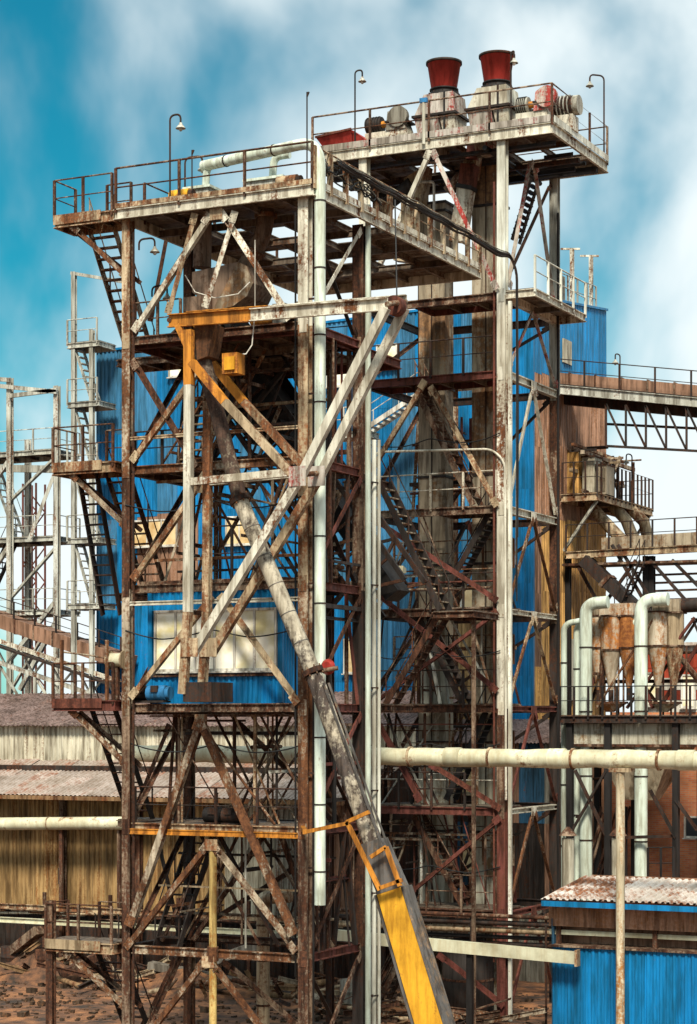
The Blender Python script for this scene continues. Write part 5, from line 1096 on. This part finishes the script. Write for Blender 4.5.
def mach_platform():
    T = thing('machinery_platform', 'rusty railed platform with machinery fixed to the brown wall at right', 'platform', (BX1, 33.6, 19.6))
    z = 19.75; x1 = -3.13; y0, y1 = 33.2, 40.9
    platform(T, BX1+.1, x1, y0, y1, z, 'tan_steel', .32, 'brown_steel'); railing(T, [(BX1+.15, y0, z), (x1, y0, z), (x1, y1, z), (BX1+.15, y1, z)], 'dark_steel', 1.35, .55)
    brace(T, V((BX1+.12, y0+.2, z-2.4)), V((x1-.1, y0+.2, z-.3)), .15, 'grey_frame'); brace(T, V((BX1+.12, y1-.2, z-2.4)), V((x1-.1, y1-.2, z-.3)), .15, 'grey_frame')
    for (a, b, c, d, m, lab) in ((566, 580, 488, 452, 'orange_sheet', 'rusty cabinet on the wall platform, nearest the tower'), (584, 596, 488, 458, 'cream_sheet', 'pale cabinet on the wall platform'), (598, 608, 490, 466, 'duct', 'stained box on the wall platform beside the pale cabinet')):
        p = q(a, d, Y=34.4); r = q(b, d, Y=34.4); p.z = z+.04; t = thing('machine_cabinet', lab, 'cabinet', p, 'cabinets on the wall platform')
        h = q(a, c, Y=34.4); H = q(a, d, Y=34.4).z; w0 = min(p.x, r.x); w1 = max(p.x, r.x)
        part('cabinet_body', MB().box((w0, 34.2, z+.04), (w1, 35.2, H)), m, t); part('door', MB().box((w0+.05, 34.17, z+.15), (w1-.05, 34.196, H-.12)), m, t); part('lid', MB().box((w0-.04, 34.14, H), (w1+.04, 35.25, H+.06)), 'brown_steel', t)
    clutter(T, BX1+.3, x1-.2, y0+.3, y1-.4, z+.1, z+2.2, 22, 51, ['tan_steel', 'brown_steel', 'dark_steel', 'mixed_steel'], .11)
    for k, (a, m_, b) in enumerate((((588, 503), (603, 520), (622, 540)), ((612, 505), (626, 520), (634, 540)), ((630, 508), (644, 522), (648, 540)))):
        Y = 35.5+k*1.4; t = thing('feed_spout', ['left slanting round spout under the wall platform', 'middle slanting round spout under the wall platform', 'right slanting round spout under the wall platform'][k], 'spout', q(*a, Y=Y), 'round spouts under the wall platform')
        part('spout_pipe', MB().tube([q(*a, Y=Y), q(*m_, Y=Y), q(*b, Y=Y)], .26, 14), 'tan_steel', t); part('collar', MB().tube([q(b[0]-1, b[1]-3, Y=Y), q(b[0], b[1]+2, Y=Y)], .33, 14), 'brown_steel', t)
mach_platform()
def lower_bridge():
    Y = 34.0; T = thing('collecting_conveyor', 'lower rusty conveyor bridge running right below the slanting spouts', 'conveyor', q(640, 548, Y=Y))
    a = q(572, 552, Y=Y); b = q(770, 541, Y=Y)
    part('trough', MB().bar(a+V((1.2, .8, .3)), b+V((0, .8, .3)), .8, .6), 'duct', T); part('deck', MB().bar(a+V((0, .4, -.1)), b+V((0, .4, -.1)), 2.2, .14), 'dark_steel', T); part('fascia', MB().chan(a+V((0, -.75, -.2)), b+V((0, -.75, -.2)), .1, .3), 'tan_steel', T)
    railing(T, [a+V((0, -.75, 0)), b+V((0, -.75, 0))], 'dark_steel', 1.1, 1.0); part('lower_deck', MB().bar(q(568, 566, Y=Y), q(770, 560, Y=Y), 1.5, .1), 'brown_steel', T)
    for p, r in (((578, 566), (602, 610)), ((650, 560), (690, 605)), ((672, 560), (720, 608)), ((636, 560), (600, 610)), ((612, 545), (655, 620)), ((618, 545), (662, 618))): brace(T, q(*p, Y=Y-.6), q(*r, Y=Y-.6), .13, 'dark_steel', 'bar')
    for y in (575, 583, 591, 600): brace(T, q(655, y, Y=Y), q(770, y-4, Y=Y), .09, 'brown_steel', 'bar', 'rail_bar')
    for px in (568, 646, 652, 720): p = q(px, 600, Y=Y); part('column', MB().ibeam((p.x, Y, 0), (p.x, Y, q(px, 556, Y=Y).z), .24, .24, .03, V((0, 1, 0))), 'black_steel', T)
    t = thing('sloping_duct', 'sooty duct falling to the right under the lower conveyor, before the ochre wall', 'duct', q(600, 580, Y=34.5)); part('duct_body', MB().bar(q(585, 560, Y=33.2), q(640, 612, Y=33.2), .8, .5), 'dark_steel', t); part('duct_rib', MB().bar(q(606, 580, Y=33.2), q(609, 583, Y=33.2), .9, .6), 'brown_steel', t)
    stair(T, q(640, 560, Y=32.6), q(614, 620, Y=32.6), (0, .7, 0), 'dark_steel', n=10)
lower_bridge()
# boiler-like lean-to behind the right tower so the lower centre reads as plant, not open ground
def plant_row():
    T = thing('low_plant_house', 'low dark brown corrugated house behind the foot of the right tower', 'shed', (-6, 24, 0)); Y = 24
    wall(T, (-12.6, Y), (-1.0, Y), .05, 9.2, (0, -1, 0), 'brown_sheet', rows=3, matf=lambda u, z: random.choice(['brown_sheet', 'grey_sheet', 'blue_dark', 'brown_sheet', 'dark_steel']))
    wall(T, (-1.0, Y), (-1.0, 29.5), .05, 9.2, (1, 0, 0), 'brown_sheet', rows=2); part('house_core', MB().box((-12.5, Y+.15, 0), (-1.15, 29.6, 9.1)), 'dark_steel', T); roof(T, (-12.8, Y-.3, 9.15), (12.1, 0, 0), (0, 5.9, .9), (0, -.15, 1), 'roof_brown', rows=2)
    for a, b, c, d in ((455, 475, 770, 792), (385, 402, 785, 815), (462, 480, 850, 870)):
        p = q(a, d, Y=Y-.1); r = q(b, c, Y=Y-.1); window(T, p.x, r.x, Y-.1, p.z, r.z, 1, 'tan_glass', 'tan_steel')
    # storage tank and bins under the right tower
    for px, r, h, lab, m in ((468, .9, 2.2, 'squat dark tank on the ground under the right tower', 'dark_steel'), (420, .7, 1.8, 'smaller stained tank on the ground left of the dark tank', 'duct')):
        p = q(px, 990, Y=15.6); p.z = 0; t = thing('tank', lab, 'tank', p, 'tanks under the right tower')
        part('tank_body', MB()._lathe(p, [(r*.9, 0), (r, .15), (r, h), (r*.6, h+.3), (0, h+.35)], 22, False), m, t); part('manhole', MB().lathe(p+V((0, 0, h+.3)), [(.25, 0), (.25, .12)], 12), 'brown_steel', t); part('band', MB().tube([p+V((0, 0, h*.5)), p+V((0, 0, h*.5+.08))], r+.02, 22), 'brown_steel', t)
plant_row()

def rubble():
    rnd = random.Random(77); m = MB()
    for k in range(4000):
        x = rnd.uniform(-36, 4); y = rnd.uniform(7.5, 20.5); r = rnd.uniform(.02, .08) if rnd.random() < .96 else rnd.uniform(.08, .2)
        c = V((x, y, r*.35)); vs = [c+V((rnd.uniform(.6, 1)*r*sx, rnd.uniform(.6, 1)*r*sy, rnd.uniform(.3, .8)*r*sz)) for sz in (-1, 1) for sx, sy in ((-1, -1), (1, -1), (1, 1), (-1, 1))]
        m.add(vs, [(0, 3, 2, 1), (4, 5, 6, 7), (0, 1, 5, 4), (1, 2, 6, 5), (2, 3, 7, 6), (3, 0, 4, 7)])
    solo('rubble', m, 'rubble', 'loose stones and scrap bits strewn over the rusty dirt', 'rubble', kind='stuff')
metal('rubble', (.11, .075, .05), .5, rc1=(.30, .13, .05), rc2=(.05, .035, .025), rough=.95, sz=1)
rubble()
def conduit_runs():
    rnd = random.Random(19)
    for T, x, y, z0, z1, r, m in ((TA, AX0+.24, -.1, 0, 24, .035, 'dark_steel'), (TA, AX1-.24, -.12, 3, 24, .03, 'black_steel'), (TA, AX1+.2, .1, 0, 20, .03, 'black_steel'), (TB, BxR-.26, ByF-.12, 2, 28, .04, 'red_brown'), (TB, BxL+.25, ByF-.1, 0, 26, .05, 'grey_frame'), (TB, BxR+.2, ByB-.2, 0, 28, .04, 'black_steel')):
        part('conduit', MB().tube([(x, y, z0), (x, y, z1)], r, 6), m, T)
    for T, y, z in ((TA, -.16, 16.2), (TA, .1, 9.4), (TA, -.15, 12.6), (TB, ByF-.2, 9.3), (TB, ByF-.2, 12.4), (TB, ByF-.2, 19.6), (TB, ByF-.2, 5.2)):
        x0, x1 = (AX0, AX1) if T is TA else (BxL, BxR); pts = [(x0+(x1-x0)*i/10, y+.02*math.sin(i), z-.25*math.sin(math.pi*(i % 5)/5)+rnd.uniform(-.03, .03)) for i in range(11)]
        part('slack_cable', MB().tube(bend(pts, .2, 3), .02, 5), 'cable', T)
conduit_runs()

def scrap_pile(label, c, rx, ry, n, seed):
    T = thing('scrap_pile', label, 'scrap pile', (c[0], c[1], 0), 'scrap piles on the ground'); rnd = random.Random(seed)
    for k in range(n):
        x = c[0]+rnd.uniform(-rx, rx); y = c[1]+rnd.uniform(-ry, ry); a = rnd.uniform(0, 6.28); l = rnd.uniform(.6, 2.6); z0 = rnd.uniform(.06, .5); z1 = max(.06, z0+rnd.uniform(-.5, .7))
        d = V((math.cos(a)*l, math.sin(a)*l*.5, 0)); mt = rnd.choice(['brown_steel', 'dark_steel', 'tan_steel', 'mixed_steel', 'brown_steel', 'timber'])
        kind = rnd.random(); p0 = V((x, y, z0)); p1 = p0+d; p1.z = z1; m = MB()
        if kind < .35: m.ibeam(p0, p1, .12, .16, .02)
        elif kind < .6: m.tube([p0, p1], rnd.uniform(.04, .12), 8)
        elif kind < .8: m.bar(p0, p1, rnd.uniform(.3, .7), .03)
        else: m.angle(p0, p1, .12, .015)
        part('scrap_piece', m, mt, T)
scrap_pile('tangle of rusty scrap under the pipe rack at the bottom left corner', (-22.5, 17.4), 4.5, 1.6, 130, 61)
scrap_pile('tangle of rusty scrap on the ground behind the left tower feet', (-12.5, 16.2), 5.0, 2.0, 120, 62)
scrap_pile('dark scrap heap under the right tower beside the tanks', (-3.0, 12.6), 3.0, 1.0, 40, 63)
